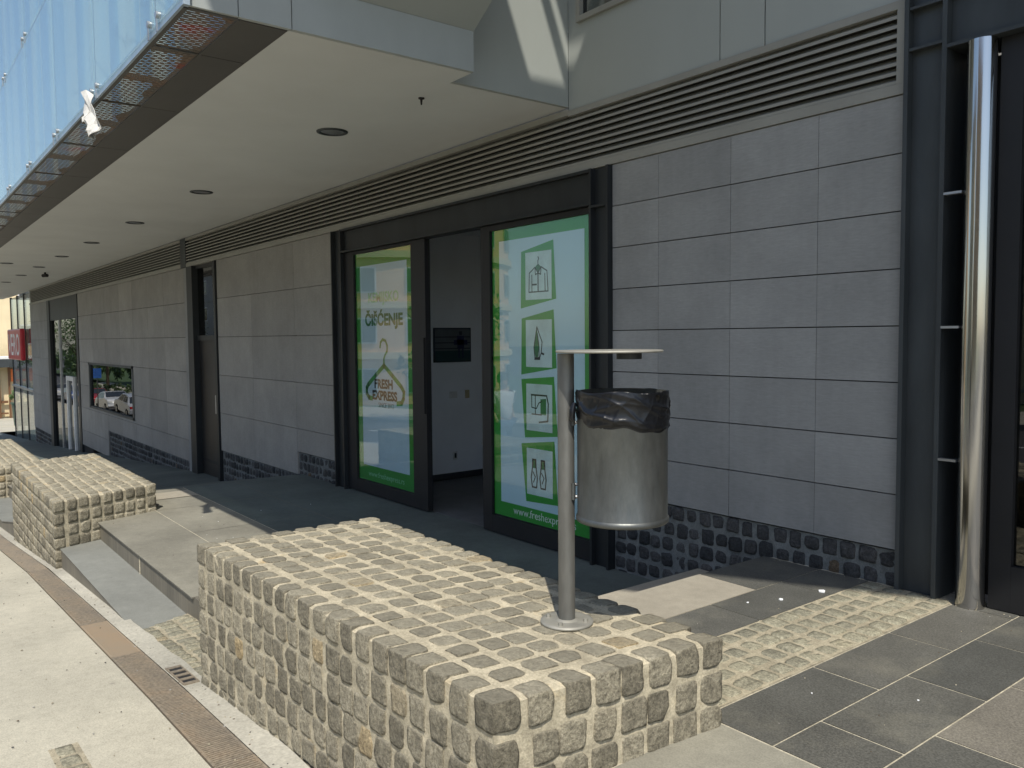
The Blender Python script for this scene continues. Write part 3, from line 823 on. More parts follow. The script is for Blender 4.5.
# dark underside band and perforated grille
g = MB()
xs_ = [-4.532, -5.22] + [-6.62 - 1.6 * k for k in range(0, 20)]
for a, b in zip(xs_, xs_[1:]): g.box((b + .004, 1.655, 1.748), (a - .004, 1.926, 1.775), 'panel_dark')
g.box((-38, 1.64, 1.742), (-4.532, 1.652, 1.785), 'panel_dark')
g.build('underside_band', bld)
g = MB()
g.add([(-38, 1.375, 1.752), (-4.532, 1.375, 1.752), (-4.532, 1.64, 1.752), (-38, 1.64, 1.752)], [(0, 1, 2, 3)], 'grille_metal')
for a in xs_: g.box((a - .010, 1.375, 1.744), (a + .010, 1.64, 1.756), 'panel_dark')
for a in xs_: g.box((a - .8 - .012, 1.37, 1.76), (a - .8 + .012, 1.66, 1.80), 'panel_dark')
g.box((-38, 1.352, 1.744), (-4.53, 1.378, 1.757), 'panel_dark')
g.build('perforated_grille', bld)
# glass screen: rail, panes, clamps, backing
g = MB(); g.box((-38, 1.335, 1.742), (-4.50, 1.350, 1.80), 'rail_blue'); g.box((-4.505, 1.336, 1.742), (-4.47, 1.37, 6), 'rail_blue'); g.build('bottom_rail', bld)
jx = [-4.47] + [-4.99 - 1.59 * k for k in range(21)]
zj = [1.768, 3.052, 4.34, 5.6]
for r in range(3):
    for a, b in zip(jx, jx[1:]):
        g = MB(); g.box((b + .006, 1.322, zj[r] + .006), (a - .006, 1.332, zj[r + 1] - .006), 'screen_glass')
        if r < 2:
            for cx_, cz_ in ((b + .09, zj[r] + .045), (a - .09, zj[r] + .045)):
                if cx_ > -4.6: continue
                g.tube([(cx_, 1.31, cz_), (cx_, 1.345, cz_)], .020, 'aluminium', 10); g.box((cx_ - .008, 1.312, cz_ - .09), (cx_ + .008, 1.319, cz_), 'aluminium')
        g.build('glass_panel', bld)
g = MB()
for z in zj[1:3]: g.box((-38, 1.3335, z - .008), (-4.5, 1.337, z + .008), 'joint_dark')
for x in jx[1:]: g.box((x - .004, 1.3338, 1.80), (x + .004, 1.3368, 6), 'joint_dark')
g.build('gasket', bld)
g = MB(); nx_ = 900; vs = []
for i in range(nx_ + 1):
    x = -38 + (38 - 4.54) * i / nx_
    y = 1.60 + .035 * math.sin(x * 7.3) + .015 * math.sin(x * 17.1 + 1)
    vs += [(x, y + .03, 1.78), (x, y + .03, 6)]
g.add(vs, [(2 * i, 2 * i + 2, 2 * i + 3, 2 * i + 1) for i in range(nx_)], 'screen_back', True)
g.build('screen_backing', bld)
g = MB(); g.box((-40, 1.93, 1.81), (-4.8, W + .2, 9), 'panel_upper')
g.build('upper_floor', bld)
g = MB()
g.prism([(-3.2, -.195), (-.6, -.195), (2.6, 1.47), (9, 4.85), (9, 5.5), (-4.757, 5.5), (-4.757, 2.77), (-2.40, 2.77), (-2.40, 2.25), (-3.2, 2.25)], 6.0, 6.05, 'panel_upper')  # unseen slab, outline and slot shaped to cast wall shade and sun bands
g.box((-4.755, 2.61, 6.002), (-2.401, 2.69, 6.048), 'panel_upper')  # bar added to split the sunlight through the slot
g.build('unseen_shade_slab', bld)
g = MB(); g.box((-33, W + 4, -5), (9, 12, 9), 'plaster_grey'); g.build('rear_wall', bld)

# dark steel frame around the shop
g = MB()
def hcol(g, x0, x1, zb, zt, y=W - .045):
    g.box((x0, y, zb), (x0 + .022, W + .14, zt), 'steel_black'); g.box((x1 - .022, y, zb), (x1, W + .14, zt), 'steel_black')
    g.box((x0 + .022, y + .045, zb), (x1 - .022, y + .06, zt), 'steel_black')
hcol(g, -4.49, -4.29, -1.74, 1.238); g.build('steel_column', bld)
g = MB(); hcol(g, -8.855, -8.60, -1.75, 1.238); g.build('steel_column', bld)
g = MB(); g.box((-8.60, W, .992), (-4.49, W + .1, 1.238), 'steel_black'); g.box((-8.598, W - .045, 1.214), (-4.492, W - .001, 1.236), 'steel_black'); g.box((-8.598, W - .045, .972), (-4.492, W + .1, .990), 'steel_black')
g.box((-4.467, W - .042, .95), (-4.313, W - .002, .968), 'steel_black')
g.build('steel_beam', bld)
# shop front doors
YD = W + .002
def door(x0, x1, zt, zb, fl, fr, ft, fb, name='door', gm='door_glass'):
    g = MB()
    g.box((x0, YD, zb), (x0 + fl, YD + .06, zt), 'door_black'); g.box((x1 - fr, YD, zb), (x1, YD + .06, zt), 'door_black')
    g.box((x0 + fl, YD + .001, zt - ft), (x1 - fr, YD + .06, zt), 'door_black'); g.box((x0 + fl, YD + .001, zb), (x1 - fr, YD + .06, zb + fb), 'door_black')
    d = g.build(name, bld)
    g = MB(); g.box((x0 + fl, YD + .018, zb + fb), (x1 - fr, YD + .022, zt - ft), gm); g.build('pane', d)
    return d
YP = YD + .028
dl = door(-8.60, -6.87, .967, -1.725, .22, .265, .03, .13, gm='poster_glass')
dr = door(-5.93, -4.49, .967, -1.725, .13, .03, .045, .15)
m = MB(); m.box((-6.885, YD - .03, -.75), (-6.865, YD - .008, .0), 'door_black'); m.build('handle', dl)
def film(x0, x1, zb, zt, b, d, name='poster'):
    g = MB()
    g.box((x0, YP, zb), (x1, YP + .004, zt), 'film_green')
    g.box((x0 + b[0], YP - .0015, zb + b[1]), (x1 - b[2], YP + .001, zt - b[3]), 'film_white')
    return g
# left film: hanger logo
g = film(-8.375, -7.14, -1.585, .935, (.11, .17, .12, .14), dl)
yi = YP - .003; yj = YP - .0045
def line(g, pts, w, m, y=yi, closed=False):
    pts = list(pts) + ([pts[0]] if closed else [])
    for (a, b), (c, d) in zip(pts, pts[1:]):
        dx, dz = c - a, d - b; L = math.hypot(dx, dz) or 1; nx_, nz_ = -dz / L * w / 2, dx / L * w / 2; ex, ez = dx / L * w * .3, dz / L * w * .3
        g.add([(a - ex + nx_, y, b - ez + nz_), (a - ex - nx_, y, b - ez - nz_), (c + ex - nx_, y, d + ez - nz_), (c + ex + nx_, y, d + ez + nz_)], [(0, 1, 2, 3)], m)
cx = -7.76
hg = [(-.28, -.66), (-.35, -.655), (-.40, -.61), (-.40, -.55), (-.36, -.51), (-.18, -.40), (0, -.295), (.18, -.40), (.36, -.51), (.41, -.56), (.40, -.63), (.36, -.68), (.27, -.69)]
line(g, [(cx + a, b) for a, b in hg], .052, 'ink_green')
hk = [(0, -.295), (0, -.22), (.03, -.18), (.07, -.14), (.075, -.08), (.04, -.03), (-.02, -.015), (-.065, -.045), (-.08, -.10)]
line(g, [(cx + a, b) for a, b in hk], .03, 'ink_green')
put_text(g, 'FRESH', .135, cx - .02, -.54, yi, 'ink_dark', .006, .40)
put_text(g, 'EXPRESS', .135, cx, -.665, yj, 'ink_dark', .006, .54)
put_text(g, 'SINCE 2012', .075, cx + .03, -.75, yi, 'ink_dark', 0, .33)
put_text(g, 'KEMIJSKO', .15, cx, .39, yi, 'letter_dim', .004, .66)
put_text(g, 'ČIŠĆENJE', .17, cx, .14, yi, 'film_dark_green', .007, .82)
put_text(g, 'www.freshexpress.rs', .085, cx, -1.53, YP - .001, 'letter_dim', 0, .78)
g.build('poster', dl)
# right film: four service cards
g = film(-5.795, -4.53, -1.565, .922, (.10, .125, .085, .10), dr)
for kk, zc in enumerate((.50, -.055, -.585, -1.125)):
    a = rad((-9, -8, -5, 6)[kk]) * .5
    xc = -5.165; hw, hh = .19, .235
    rot = lambda x, z, an: (xc + x * math.cos(an) - z * math.sin(an), zc + x * math.sin(an) + z * math.cos(an))
    q = [(-.215, -.245), (.205, -.185), (.175, .255), (-.205, .195)]
    if kk > 1: q = [(-.175, -.245), (.215, -.205), (.175, .245), (-.215, .215)]
    if kk == 3: q = [(-.165, -.245), (.215, -.225), (.175, .26), (-.22, .21)]
    g.add([(xc + x * 1.08, yi, zc + z * 1.07) for x, z in q], [(0, 1, 2, 3)], 'film_green')
    g.add([(xc + x, yj, zc + z) for x, z in ((-.165, -.195), (.168, -.195), (.168, .195), (-.165, .195))], [(0, 1, 2, 3)], 'film_card')
    y2 = yj - .0012; y3 = y2 - .001; L = lambda pts, w=.010, m='ink_dark', cl=False: line(g, [(xc + .0 + x * .33, zc + z * .40) for x, z in pts], w, m, y2, cl)
    F = lambda pts, m='film_dark_green': g.add([(xc + x * .33, y2 + .0005, zc + z * .40) for x, z in pts], [tuple(range(len(pts)))], m)
    if kk == 0:
        L([(-.36, -.33), (-.34, .06), (-.12, .17), (0, .05), (.12, .17), (.34, .08), (.38, -.33)], cl=True)
        L([(0, .05), (0, -.33)], .014); L([(-.12, .17), (-.1, .02), (0, .05), (.1, .02), (.12, .17)]); L([(-.24, .02), (-.24, -.33)]); L([(.26, .03), (.27, -.33)])
        L([(-.24, -.18), (-.06, -.18)], .014); L([(0, .2), (0, .3), (.03, .34), (0, .38)]); F([(-.12, .17), (0, .24), (.12, .17), (0, .05)])
    elif kk == 1:
        F([(-.12, -.28), (-.18, -.1), (-.06, .3), (.02, .0), (-.02, -.28)]); L([(-.14, -.3), (-.18, -.08), (-.06, .34), (.14, .03), (.1, -.2), (.04, -.3)], cl=True)
        L([(-.04, .2), (.02, -.05), (.02, -.3)]); L([(.12, -.2), (.2, -.22)], .016); L([(-.14, -.31), (.04, -.31)], .022)
    elif kk == 2:
        L([(-.3, .26), (.3, .26), (.36, .1), (.34, -.26), (0, -.3)], .014); L([(-.28, .26), (-.28, 0), (-.1, -.02), (0, .1), (.12, .14)]); L([(-.28, -.14), (.1, -.14)])
        F([(.06, .18), (.28, .2), (.28, -.14), (.06, -.14)]); L([(-.14, .26), (-.14, -.14)])
    else:
        for sx_ in (-.2, .14):
            L([(sx_ - .06, .26), (sx_ + .06, .26), (sx_ + .07, .1), (sx_ + .12, -.12), (sx_ + .09, -.32), (sx_ - .08, -.32), (sx_ - .12, -.12), (sx_ - .07, .1)], .014, cl=True)
            L([(sx_ - .05, .0), (sx_ + .04, -.1), (sx_ - .03, -.22)]); F([(sx_ - .05, .24), (sx_ + .05, .24), (sx_ + .05, .08), (sx_ - .05, .08)])
put_text(g, 'www.freshexpress.rs', .095, -5.12, -1.525, YP - .001, 'letter_white', 0, .80)
g.build('poster', dr)
# shop interior
g = MB()
g.box((-8.36, 5.13, -1.735), (-8.34, 8, 1.3), 'white_plaster')
g.box((-8.60, 5.10, -1.735), (-8.34, 5.128, 1.3), 'white_plaster')
g.box((-8.3, 7.2, -1.735), (-4.3, 7.3, 1.3), 'white_plaster'); g.box((-4.3, 4.5, -1.735), (-4.2, 7.3, 1.3), 'white_plaster')
g.box((-8.339, 5.129, -1.733), (-8.33, 7.2, -1.66), 'steel_dark')
g.build('interior_wall', bld)
g = MB(); g.box((-9.2, 4.34, -1.80), (-4.2, 8.2, -1.738), 'interior_floor'); g.build('interior_floor', bld)
g = MB(); g.box((-9.2, 4.41, 1.25), (-4.2, 8.2, 1.35), 'white_plaster'); g.build('interior_ceiling', bld)
g = MB(); g.box((-9.2, 4.42, -1.735), (-9.1, 8, 1.3), 'white_plaster'); g.build('interior_partition', bld)
# picture
pic = MB(); fx = -8.338
pic.box((fx, 5.285, -.30), (fx + .02, 5.825, .118), 'picture_dark')
pf = pic.build('framed_picture'); tag(pf, 'dark framed picture of a figure by ring ropes on the white shop wall', 'picture')
a_ = MB(); a_.box((fx + .019, 5.30, -.285), (fx + .0215, 5.81, .10), 'picture_grey'); 
a_.box((fx + .0215, 5.30, -.285), (fx + .0222, 5.81, -.16), 'picture_teal')
for z in (-.14, -.07, 0.): a_.box((fx + .0215, 5.30, z), (fx + .0225, 5.81, z + .012), 'picture_dark')
a_.box((fx + .0225, 5.62, -.13), (fx + .0232, 5.72, .02), 'picture_navy'); a_.box((fx + .0225, 5.635, -.25), (fx + .0232, 5.655, -.13), 'picture_navy'); a_.box((fx + .0225, 5.69, -.25), (fx + .0232, 5.71, -.13), 'picture_navy')
a_.box((fx + .0225, 5.65, .03), (fx + .0232, 5.69, .075), 'picture_dark'); a_.box((fx + .0225, 5.57, -.09), (fx + .0232, 5.77, -.03), 'picture_navy')
a_.build('print', pf)
for nm, y0_, y1_, z0_, z1_, mt, lab, cat in (('light_switch', 5.51, 5.62, -.74, -.66, 'white_paint', 'double light switch on the white wall below the picture', 'light switch'), ('thermostat', 5.74, 5.80, -.75, -.65, 'beige', 'small beige wall control right of the light switch', 'wall control'), ('power_socket', 5.55, 5.61, -1.50, -1.40, 'white_paint', 'power socket low on the white shop wall', 'socket')):
    s_ = MB(); s_.box((fx, y0_, z0_), (fx + .012, y1_, z1_), mt); s_.box((fx + .012, y0_ + .015, z0_ + .02), (fx + .016, y1_ - .015, z1_ - .02), 'steel_dark' if nm == 'power_socket' else mt)
    tag(bevel(s_.build(nm), .003), lab, cat)
s_ = MB(); s_.box((-8.2, 5.9, -1.735), (-7.85, 6.3, -1.33), 'white_paint'); s_.box((-8.21, 5.89, -1.33), (-7.84, 6.31, -1.30), 'white_paint'); s_.box((-7.85, 5.95, -1.7), (-7.842, 6.25, -1.38), 'film_card')
tag(bevel(s_.build('cabinet'), .004), 'low white cabinet inside the shop behind the open door', 'cabinet')

# side door with green glass above
g = MB()
g.box((-14.74, W, -2.3), (-14.50, W + .03, 1.238), 'cladding_tile')
g.box((-14.50, W - .03, -2.32), (-14.20, W + .12, 1.238), 'steel_black'); g.box((-13.12, W - .03, -2.32), (-13.03, W + .12, 1.238), 'steel_black')
g.box((-14.20, W + .04, -.02), (-13.12, W + .12, .07), 'steel_black'); g.box((-14.20, W + .04, 1.19), (-13.12, W + .12, 1.238), 'steel_black'); g.build('door_frame', bld)
g = MB(); g.box((-14.2, W + .075, -2.3), (-13.12, W + .10, -.02), 'metal_panel'); g.box((-14.2, W + .07, -2.05), (-13.12, W + .076, -2.0), 'steel_black'); sd = g.build('door', bld)
g = MB(); g.box((-13.35, W + .03, -1.2), (-13.3, W + .06, -.9), 'aluminium'); g.build('handle', sd)
g = MB(); g.box((-14.2, W + .07, .07), (-13.12, W + .075, 1.19), 'mirror_glass'); g.box((-14.2, W + .12, .07), (-13.12, W + .125, 1.19), 'green_door'); g.build('transom_window', bld)
# far door
g = MB()
g.box((-29.05, W - .02, -3.6), (-28.6, W + .12, 1.24), 'steel_black'); g.box((-24.45, W - .02, -3.6), (-24.2, W + .12, 1.24), 'steel_black'); g.box((-28.6, W, .62), (-24.45, W + .1, 1.24), 'steel_black')
fd = g.build('door', bld)
g = MB(); g.box((-28.6, W + .05, -3.4), (-24.45, W + .055, .62), 'mirror_glass'); g.build('pane', fd)
g = MB(); g.box((-27.35, W + .02, -3.4), (-27.2, W + .10, .62), 'aluminium'); g.box((-26.3, W + .0, -3.3), (-26.15, W + .1, -1.0), 'white_paint'); g.box((-25.35, W + .0, -3.3), (-25.2, W + .1, -1.0), 'white_paint'); g.box((-26.15, W + .001, -1.12), (-25.35, W + .1, -1.0), 'white_paint'); g.box((-26.15, W + .001, -3.3), (-25.35, W + .1, -3.18), 'white_paint'); g.build('door_leaf', fd)
g = MB(); g.box((-28.9, W + .6, -3.5), (-24.1, W + .7, 1), 'joint_dark'); g.build('lobby_wall', bld)

# right-hand steel column, beam, doorway
g = MB()
g.box((-2.135, W - .05, -1.36), (-2.112, W + .3, 2.6), 'steel_dark'); g.box((-1.945, W - .05, -1.36), (-1.922, W + .3, 2.6), 'steel_dark')
g.box((-2.112, W, -1.36), (-1.945, W + .03, 2.6), 'steel_dark')
for z in (1.435, 1.640): g.box((-2.111, W - .045, z), (-1.946, W - .001, z + .014), 'steel_dark')
g.build('steel_column', bld)
g = MB(); g.box((-1.921, W, 1.42), (3.2, W + .25, 2.6), 'steel_dark'); g.box((-1.921, W - .05, 1.402), (3.2, W + .25, 1.419), 'steel_dark'); g.box((-1.921, W - .05, 1.655), (3.2, W - .001, 1.672), 'steel_dark'); g.build('steel_beam', bld)
g = MB()
YR = W + .02
g.box((-1.921, W + .28, -1.37), (-1.5, W + .3, 1.40), 'door_black')
g.box((-1.70, YR, -1.355), (-1.60, YR + .08, 1.40), 'door_black'); g.box((-1.60, YR + .001, -1.355), (-.3, YR + .08, -1.13), 'door_black'); g.box((-.3, YR, -1.355), (-.2, YR + .08, 1.40), 'door_black')
g.box((-1.60, YR + .001, 1.3), (-.3, YR + .08, 1.40), 'door_black'); g.box((-.2, YR, -1.355), (9, YR + .2, 1.40), 'door_black')
rdoor = g.build('door', bld)
g = MB(); g.box((-1.60, YR + .03, -1.13), (-.3, YR + .035, 1.3), 'mirror_glass'); g.build('pane', rdoor)
g = MB(); g.box((-1.60, YR + .3, -1.13), (-.3, YR + .32, 1.3), 'joint_dark'); g.build('blind', rdoor)
dp = MB(); dp.tube([(-1.772, W - .01, -1.362), (-1.772, W - .01, -1.3), (-1.772, W - .01, 1.40)], .0665, 'polished_steel', 64)
pt_ = dp.build('steel_pipe'); tag(pt_, 'tall polished steel tube standing by the dark doorway', 'pipe')
for z in (.69, .03, -.635):
    m = MB(); m.box((-1.921, W - .055, z - .006), (-1.835, W - .02, z + .006), 'aluminium'); m.build('bracket', pt_)

# ceiling lights, sprinkler, camera
def clight(x, y, label):
    e = empty('ceiling_light', (x, y, 1.75), label, 'ceiling light', 'round downlights in the soffit')
    m = MB(); m.lathe((0, 0, 0), [(.132, .004), (.130, -.008), (.108, -.012), (.096, -.004), (.094, .0)], 'steel_dark', 32); local(m, 'trim_ring', e)
    m = MB(); m.lathe((0, 0, 0), [(.095, -.0015), (.001, -.0035)], 'aluminium', 32); local(m, 'lens', e)
    return e
words = ['first round downlight in the soffit, nearest the camera', 'second round downlight in the soffit, left of the nearest one', 'third round downlight in the soffit from the near end', 'fourth round downlight in the soffit from the near end', 'fifth round downlight in the soffit from the near end', 'sixth round downlight in the soffit from the near end', 'seventh round downlight in the soffit, above the far door', 'last small round downlight in the soffit, at the far end']
for x, w_ in zip((-6.48, -10.0, -13.15, -16.24, -19.2, -22.2, -25.2, -28.35), words): clight(x, 3.13, w_)
clight(-21.5, 2.4, 'downlight out of line with the others, near the dark outer band of the soffit')
m = MB(); m.tube([(-5.2, 3.225, 1.745), (-5.2, 3.225, 1.70)], [.010, .006], 'rubber', 10); m.lathe((-5.2, 3.225, 1.742), [(.001, .008), (.022, .008), (.022, .0), (.001, 0)], 'rubber', 16)
tag(m.build('ceiling_hook'), 'tiny dark fitting poking down from the soffit near the corner', 'hook')
m = MB(); m.tube([(-23.9, 3.5, 1.75), (-23.9, 3.5, 1.69)], .025, 'rubber', 10); m.tube([(-23.98, 3.46, 1.67), (-23.84, 3.54, 1.67)], .042, 'rubber', 12)
tag(m.build('security_camera'), 'small dark security camera hanging from the far soffit', 'camera')

# torn plastic caught on the screen rail
def torn():
    m = MB(); out = [(0, 0), (.10, .045), (.145, 0), (.17, -.07), (.215, -.13), (.26, -.20), (.255, -.28), (.24, -.325), (.185, -.33), (.15, -.30), (.145, -.20), (.10, -.165), (.06, -.155), (.015, -.17), (.03, -.14), (.05, -.10), (.02, -.05)]
    n = 14; vs = []; X0, Z0 = -6.80, 1.775
    from mathutils.geometry import tessellate_polygon
    import bmesh
    bm = bmesh.new(); f = bm.faces.new([bm.verts.new((X0 + a * 1.25, 1.30, Z0 + b)) for a, b in out])
    bmesh.ops.triangulate(bm, faces=[f]); bmesh.ops.subdivide_edges(bm, edges=bm.edges[:], cuts=3, use_grid_fill=True)
    for v in bm.verts: v.co.y += .03 * math.sin(v.co.x * 31 + v.co.z * 17) + .02 * math.sin(v.co.z * 45 + v.co.x * 50)
    me = bpy.data.meshes.new('plastic_bag'); bm.to_mesh(me); bm.free(); me.materials.append(M['white_plastic'])
    o = bpy.data.objects.new('plastic_bag', me); col.objects.link(o); md = o.modifiers.new('s', 'SOLIDIFY'); md.thickness = .004
    tag(o, 'torn white plastic bag caught on the bottom rail of the glass screen', 'plastic bag')
torn()

# ---------------------------------------------------------------- glazed corner and the red sign
e = empty('glass_screen_wall', (-35.5, W + .2, -4), 'glazed screen on slim metal posts past the far end of the building', 'glass wall')
for x in (-38.5, -36.6, -34.8, -33.0):
    m = MB(); m.box((x - .03, W + .08, -4.3), (x + .03, W + .17, 1.75), 'steel_dark'); m.build('post', e)
m = MB(); m.box((-38.5, W + .1, -4.1), (-33, W + .11, 1.7), 'clear_glass'); m.build('pane', e)
m = MB(); m.box((-34.7, W + .13, -4.1), (-33.1, W + .16, -1.75), 'panel_end'); m.box((-38.5, W + .04, -1.80), (-33, W + .13, -1.72), 'aluminium'); m.build('lower_panel', e)
m = MB(); m.box((-37.9, W - .12, -.70), (-34.3, W + .04, .46), 'red_sign')
sg = bevel(m.build('shop_sign'), .05, 3); tag(sg, 'red box sign with white letters at the far corner of the building', 'sign')
m = MB(); put_text(m, 'VERO', 1.15, -36.1, -.52, W - .124, 'letter_white', .01, 3.1); m.build('lettering', sg)

# ---------------------------------------------------------------- people
def skin_body(verts, edges, radii, mats, name, parent=None, root=0, sub=2):
    me = bpy.data.meshes.new(name); me.from_pydata(verts, edges, []); o = bpy.data.objects.new(name, me); col.objects.link(o)
    me.materials.append(M[mats])
    sk = o.modifiers.new('skin', 'SKIN'); sk.use_smooth_shade = True
    for i, r in enumerate(radii): me.skin_vertices[0].data[i].radius = (r, r) if isinstance(r, (int, float)) else r; me.skin_vertices[0].data[i].use_root = (i == root)
    sb = o.modifiers.new('sub', 'SUBSURF'); sb.levels = sub; sb.render_levels = sub
    if parent: o.parent = parent
    return o
px_, py_ = -11.3, .0
pe = skin_body(
    [(0, 0, .96), (0, 0, 1.18), (0, .01, 1.40), (0, .01, 1.50), (.02, 0, 1.60), (.03, 0, 1.68),
     (-.02, .19, 1.40), (.02, .26, 1.14), (.16, .24, .94), (-.02, -.19, 1.40), (-.12, -.26, 1.14), (-.05, -.28, .90),
     (0, .09, .90), (.20, .10, .50), (.12, .10, .08), (.25, .10, .04), (0, -.09, .90), (-.05, -.10, .49), (-.30, -.10, .12), (-.20, -.10, .03)],
    [(0, 1), (1, 2), (2, 3), (3, 4), (4, 5), (2, 6), (6, 7), (7, 8), (2, 9), (9, 10), (10, 11), (0, 12), (12, 13), (13, 14), (14, 15), (0, 16), (16, 17), (17, 18), (18, 19)],
    [(.12, .15), (.11, .14), (.12, .16), .055, .085, .07, .06, .045, .032, .06, .045, .032, .085, .06, .045, .035, .085, .06, .045, .035], 'skin', 'person')
pe.location = (px_, py_, S(px_)); tag(pe, 'person in a white shirt and blue jeans walking, mirrored in the right poster', 'person')
sh = skin_body([(0, 0, .93), (0, 0, 1.18), (0, .01, 1.40), (0, .01, 1.47), (-.02, .19, 1.40), (.01, .25, 1.22), (-.02, -.19, 1.40), (-.09, -.25, 1.22)],
               [(0, 1), (1, 2), (2, 3), (2, 4), (4, 5), (2, 6), (6, 7)], [(.15, .18), (.14, .17), (.145, .185), .07, .085, .07, .085, .07], 'shirt_white', 'shirt', pe)
jn = skin_body([(0, 0, .95), (0, .09, .88), (.20, .10, .50), (.125, .10, .12), (0, -.09, .88), (-.05, -.10, .49), (-.28, -.10, .15)],
               [(0, 1), (1, 2), (2, 3), (0, 4), (4, 5), (5, 6)], [(.14, .17), .105, .08, .065, .105, .08, .065], 'jeans', 'trousers', pe)
hr = MB(); hr.lathe((0, 0, 0), [(.001, .125), (.06, .11), (.095, .06), (.1, 0), (.09, -.06), (.06, -.09)], 'hair', 20); h_ = hr.build('hair'); h_.parent = pe; h_.location = (-.01, 0, 1.68)

# ---------------------------------------------------------------- cars, trees, houses around
def car(x, y, paint, label, heading=1):
    e = empty('parked_car', (x, y, S(x) - .13), label, 'car', 'cars parked across the street')
    e.rotation_euler = (0, -math.atan(.055), 0 if heading > 0 else math.pi)
    prof = [(-2.15, .35), (-2.2, .62), (-2.1, .86), (-1.75, .95), (-1.2, 1.36), (-.4, 1.45), (.45, 1.42), (1.05, 1.02), (1.85, .88), (2.12, .68), (2.15, .38), (1.75, .28), (1.6, .52), (1.32, .62), (1.04, .52), (.9, .28), (-.95, .28), (-1.1, .52), (-1.38, .62), (-1.66, .52), (-1.8, .28)]
    m = MB(); w = .84; n = len(prof)
    def wid(z): return w if z < .95 else w - (z - .95) * .42
    vs = [(px, -wid(pz), pz) for px, pz in prof] + [(px, wid(pz), pz) for px, pz in prof]
    m.add(vs, [tuple(range(n)), tuple(range(n, 2 * n))[::-1]] + [(i, n + i, n + (i + 1) % n, (i + 1) % n) for i in range(n)], paint)
    b = local(m, 'body', e); bevel(b, .05, 3)
    m = MB()
    for s_ in (-1, 1):
        for q in ([(-1.45, .99), (-1.1, 1.32), (-.35, 1.39), (-.35, .99)], [(-.28, .99), (-.28, 1.39), (.4, 1.36), (.92, 1.0)]):
            m.add([(a, s_ * (wid(z) + .006), z) for a, z in q], [(0, 1, 2, 3)], 'window_dark')
    m.add([(1.04, -.72, 1.04), (1.04, .72, 1.04), (.5, .62, 1.405), (.5, -.62, 1.405)], [(0, 1, 2, 3)], 'window_dark')
    m.add([(-1.72, -.72, 1.0), (-1.25, -.62, 1.345), (-1.25, .62, 1.345), (-1.72, .72, 1.0)], [(0, 1, 2, 3)], 'window_dark')
    local(m, 'windows', e)
    for wx in (-1.38, 1.32):
        for s_ in (-1, 1):
            m = MB(); m.tube([(wx, s_ * .68, .31), (wx, s_ * .86, .31)], .31, 'rubber', 24, smooth=False); t_ = local(m, 'wheel', e)
            m = MB(); m.tube([(wx, s_ * .80, .31), (wx, s_ * .868, .31)], .19, 'aluminium', 16, smooth=False); m.build('rim').parent = t_
    for s_ in (-1, 1):
        m = MB(); m.box((2.03, s_ * .55, .64), (2.16, s_ * .8, .76), 'lamp_clear'); local(m, 'headlight', e)
        m = MB(); m.box((-2.2, s_ * .6, .7), (-2.1, s_ * .82, .84), 'lamp_red'); local(m, 'tail_light', e)
    return e
car(-57, -4.6, 'car_silver', 'silver parked car at the near kerb, rightmost of those mirrored in the low window', -1)
car(-63, -4.6, 'car_white', 'white parked car at the near kerb, behind the silver one')
car(-69.5, -4.6, 'car_red', 'red parked car at the near kerb, behind the white one')
car(-77, -4.7, 'car_blue', 'blue parked car at the near kerb, seen in the far glass door')
car(-84, -4.7, 'car_silver', 'silver parked car farthest down the street')

def leaf_cloud(mb, c, r, n, size, m='leaf'):
    vs = []; fs = []
    clumps = [(np.array(c) + rng.normal(0, 1, 3) * np.array(r) * .45, rng.uniform(.25, .5)) for _ in range(max(4, n // 90))]
    for i in range(n):
        cc, rr = clumps[rng.integers(len(clumps))]
        d = rng.normal(0, 1, 3); d /= np.linalg.norm(d)
        p = cc + d * rr * np.array(r) * rng.uniform(.6, 1)
        a = rng.normal(0, 1, 3); a /= np.linalg.norm(a); b = np.cross(a, d + .1); b /= np.linalg.norm(b) + 1e-6
        s_ = size * rng.uniform(.6, 1.3); o = len(vs)
        vs += [tuple(p - a * s_), tuple(p + b * s_ * .5), tuple(p + a * s_), tuple(p - b * s_ * .5)]; fs.append((o, o + 1, o + 2, o + 3))
    mb.add(vs, fs, m)
def tree(x, y, h, r, label, n=2600):
    e = empty('street_tree', (x, y, S(x)), label, 'tree', 'street trees across the road')
    m = MB(); z = S(x)
    m.tube([(x, y, z - .4), (x + .05, y, z + h * .25), (x + .1, y + .05, z + h * .5), (x, y, z + h * .85)], [.2, .16, .1, .03], 'bark', 10)
    for k in range(6):
        a = k * 1.05; m.tube([(x, y, z + h * (.3 + .06 * k)), (x + r * .4 * math.cos(a), y + r * .4 * math.sin(a), z + h * (.5 + .05 * k)), (x + r * .7 * math.cos(a), y + r * .7 * math.sin(a), z + h * (.62 + .05 * k))], [.08, .05, .02], 'bark', 6)
    m.build('trunk', e)
    m = MB(); leaf_cloud(m, (x, y, z + h * .68), (r, r, h * .32), n, .14); m.build('crown', e)
tree(-33, -13, 7, 2.6, 'small street tree across the road opposite the far door', 1800); tree(-76, -12.8, 8, 3.4, 'street tree across the road behind the red car'); tree(-90, -13, 9, 3.8, 'broad street tree across the road behind the blue car', 3400)
tree(-122, -12.6, 10, 4.2, 'tall street tree far down the road', 2800); tree(-104, -12.6, 9, 3.8, 'street tree across the road, second from the far end', 3000)
m = MB()
for k in range(24): leaf_cloud(m, (-62 - k * 1.7, -10.6, S(-62 - k * 1.7) + .5), (1.1, .45, .5), 220, .08)
tag(m.build('hedge'), 'low clipped hedge on the far side of the road', 'hedge')

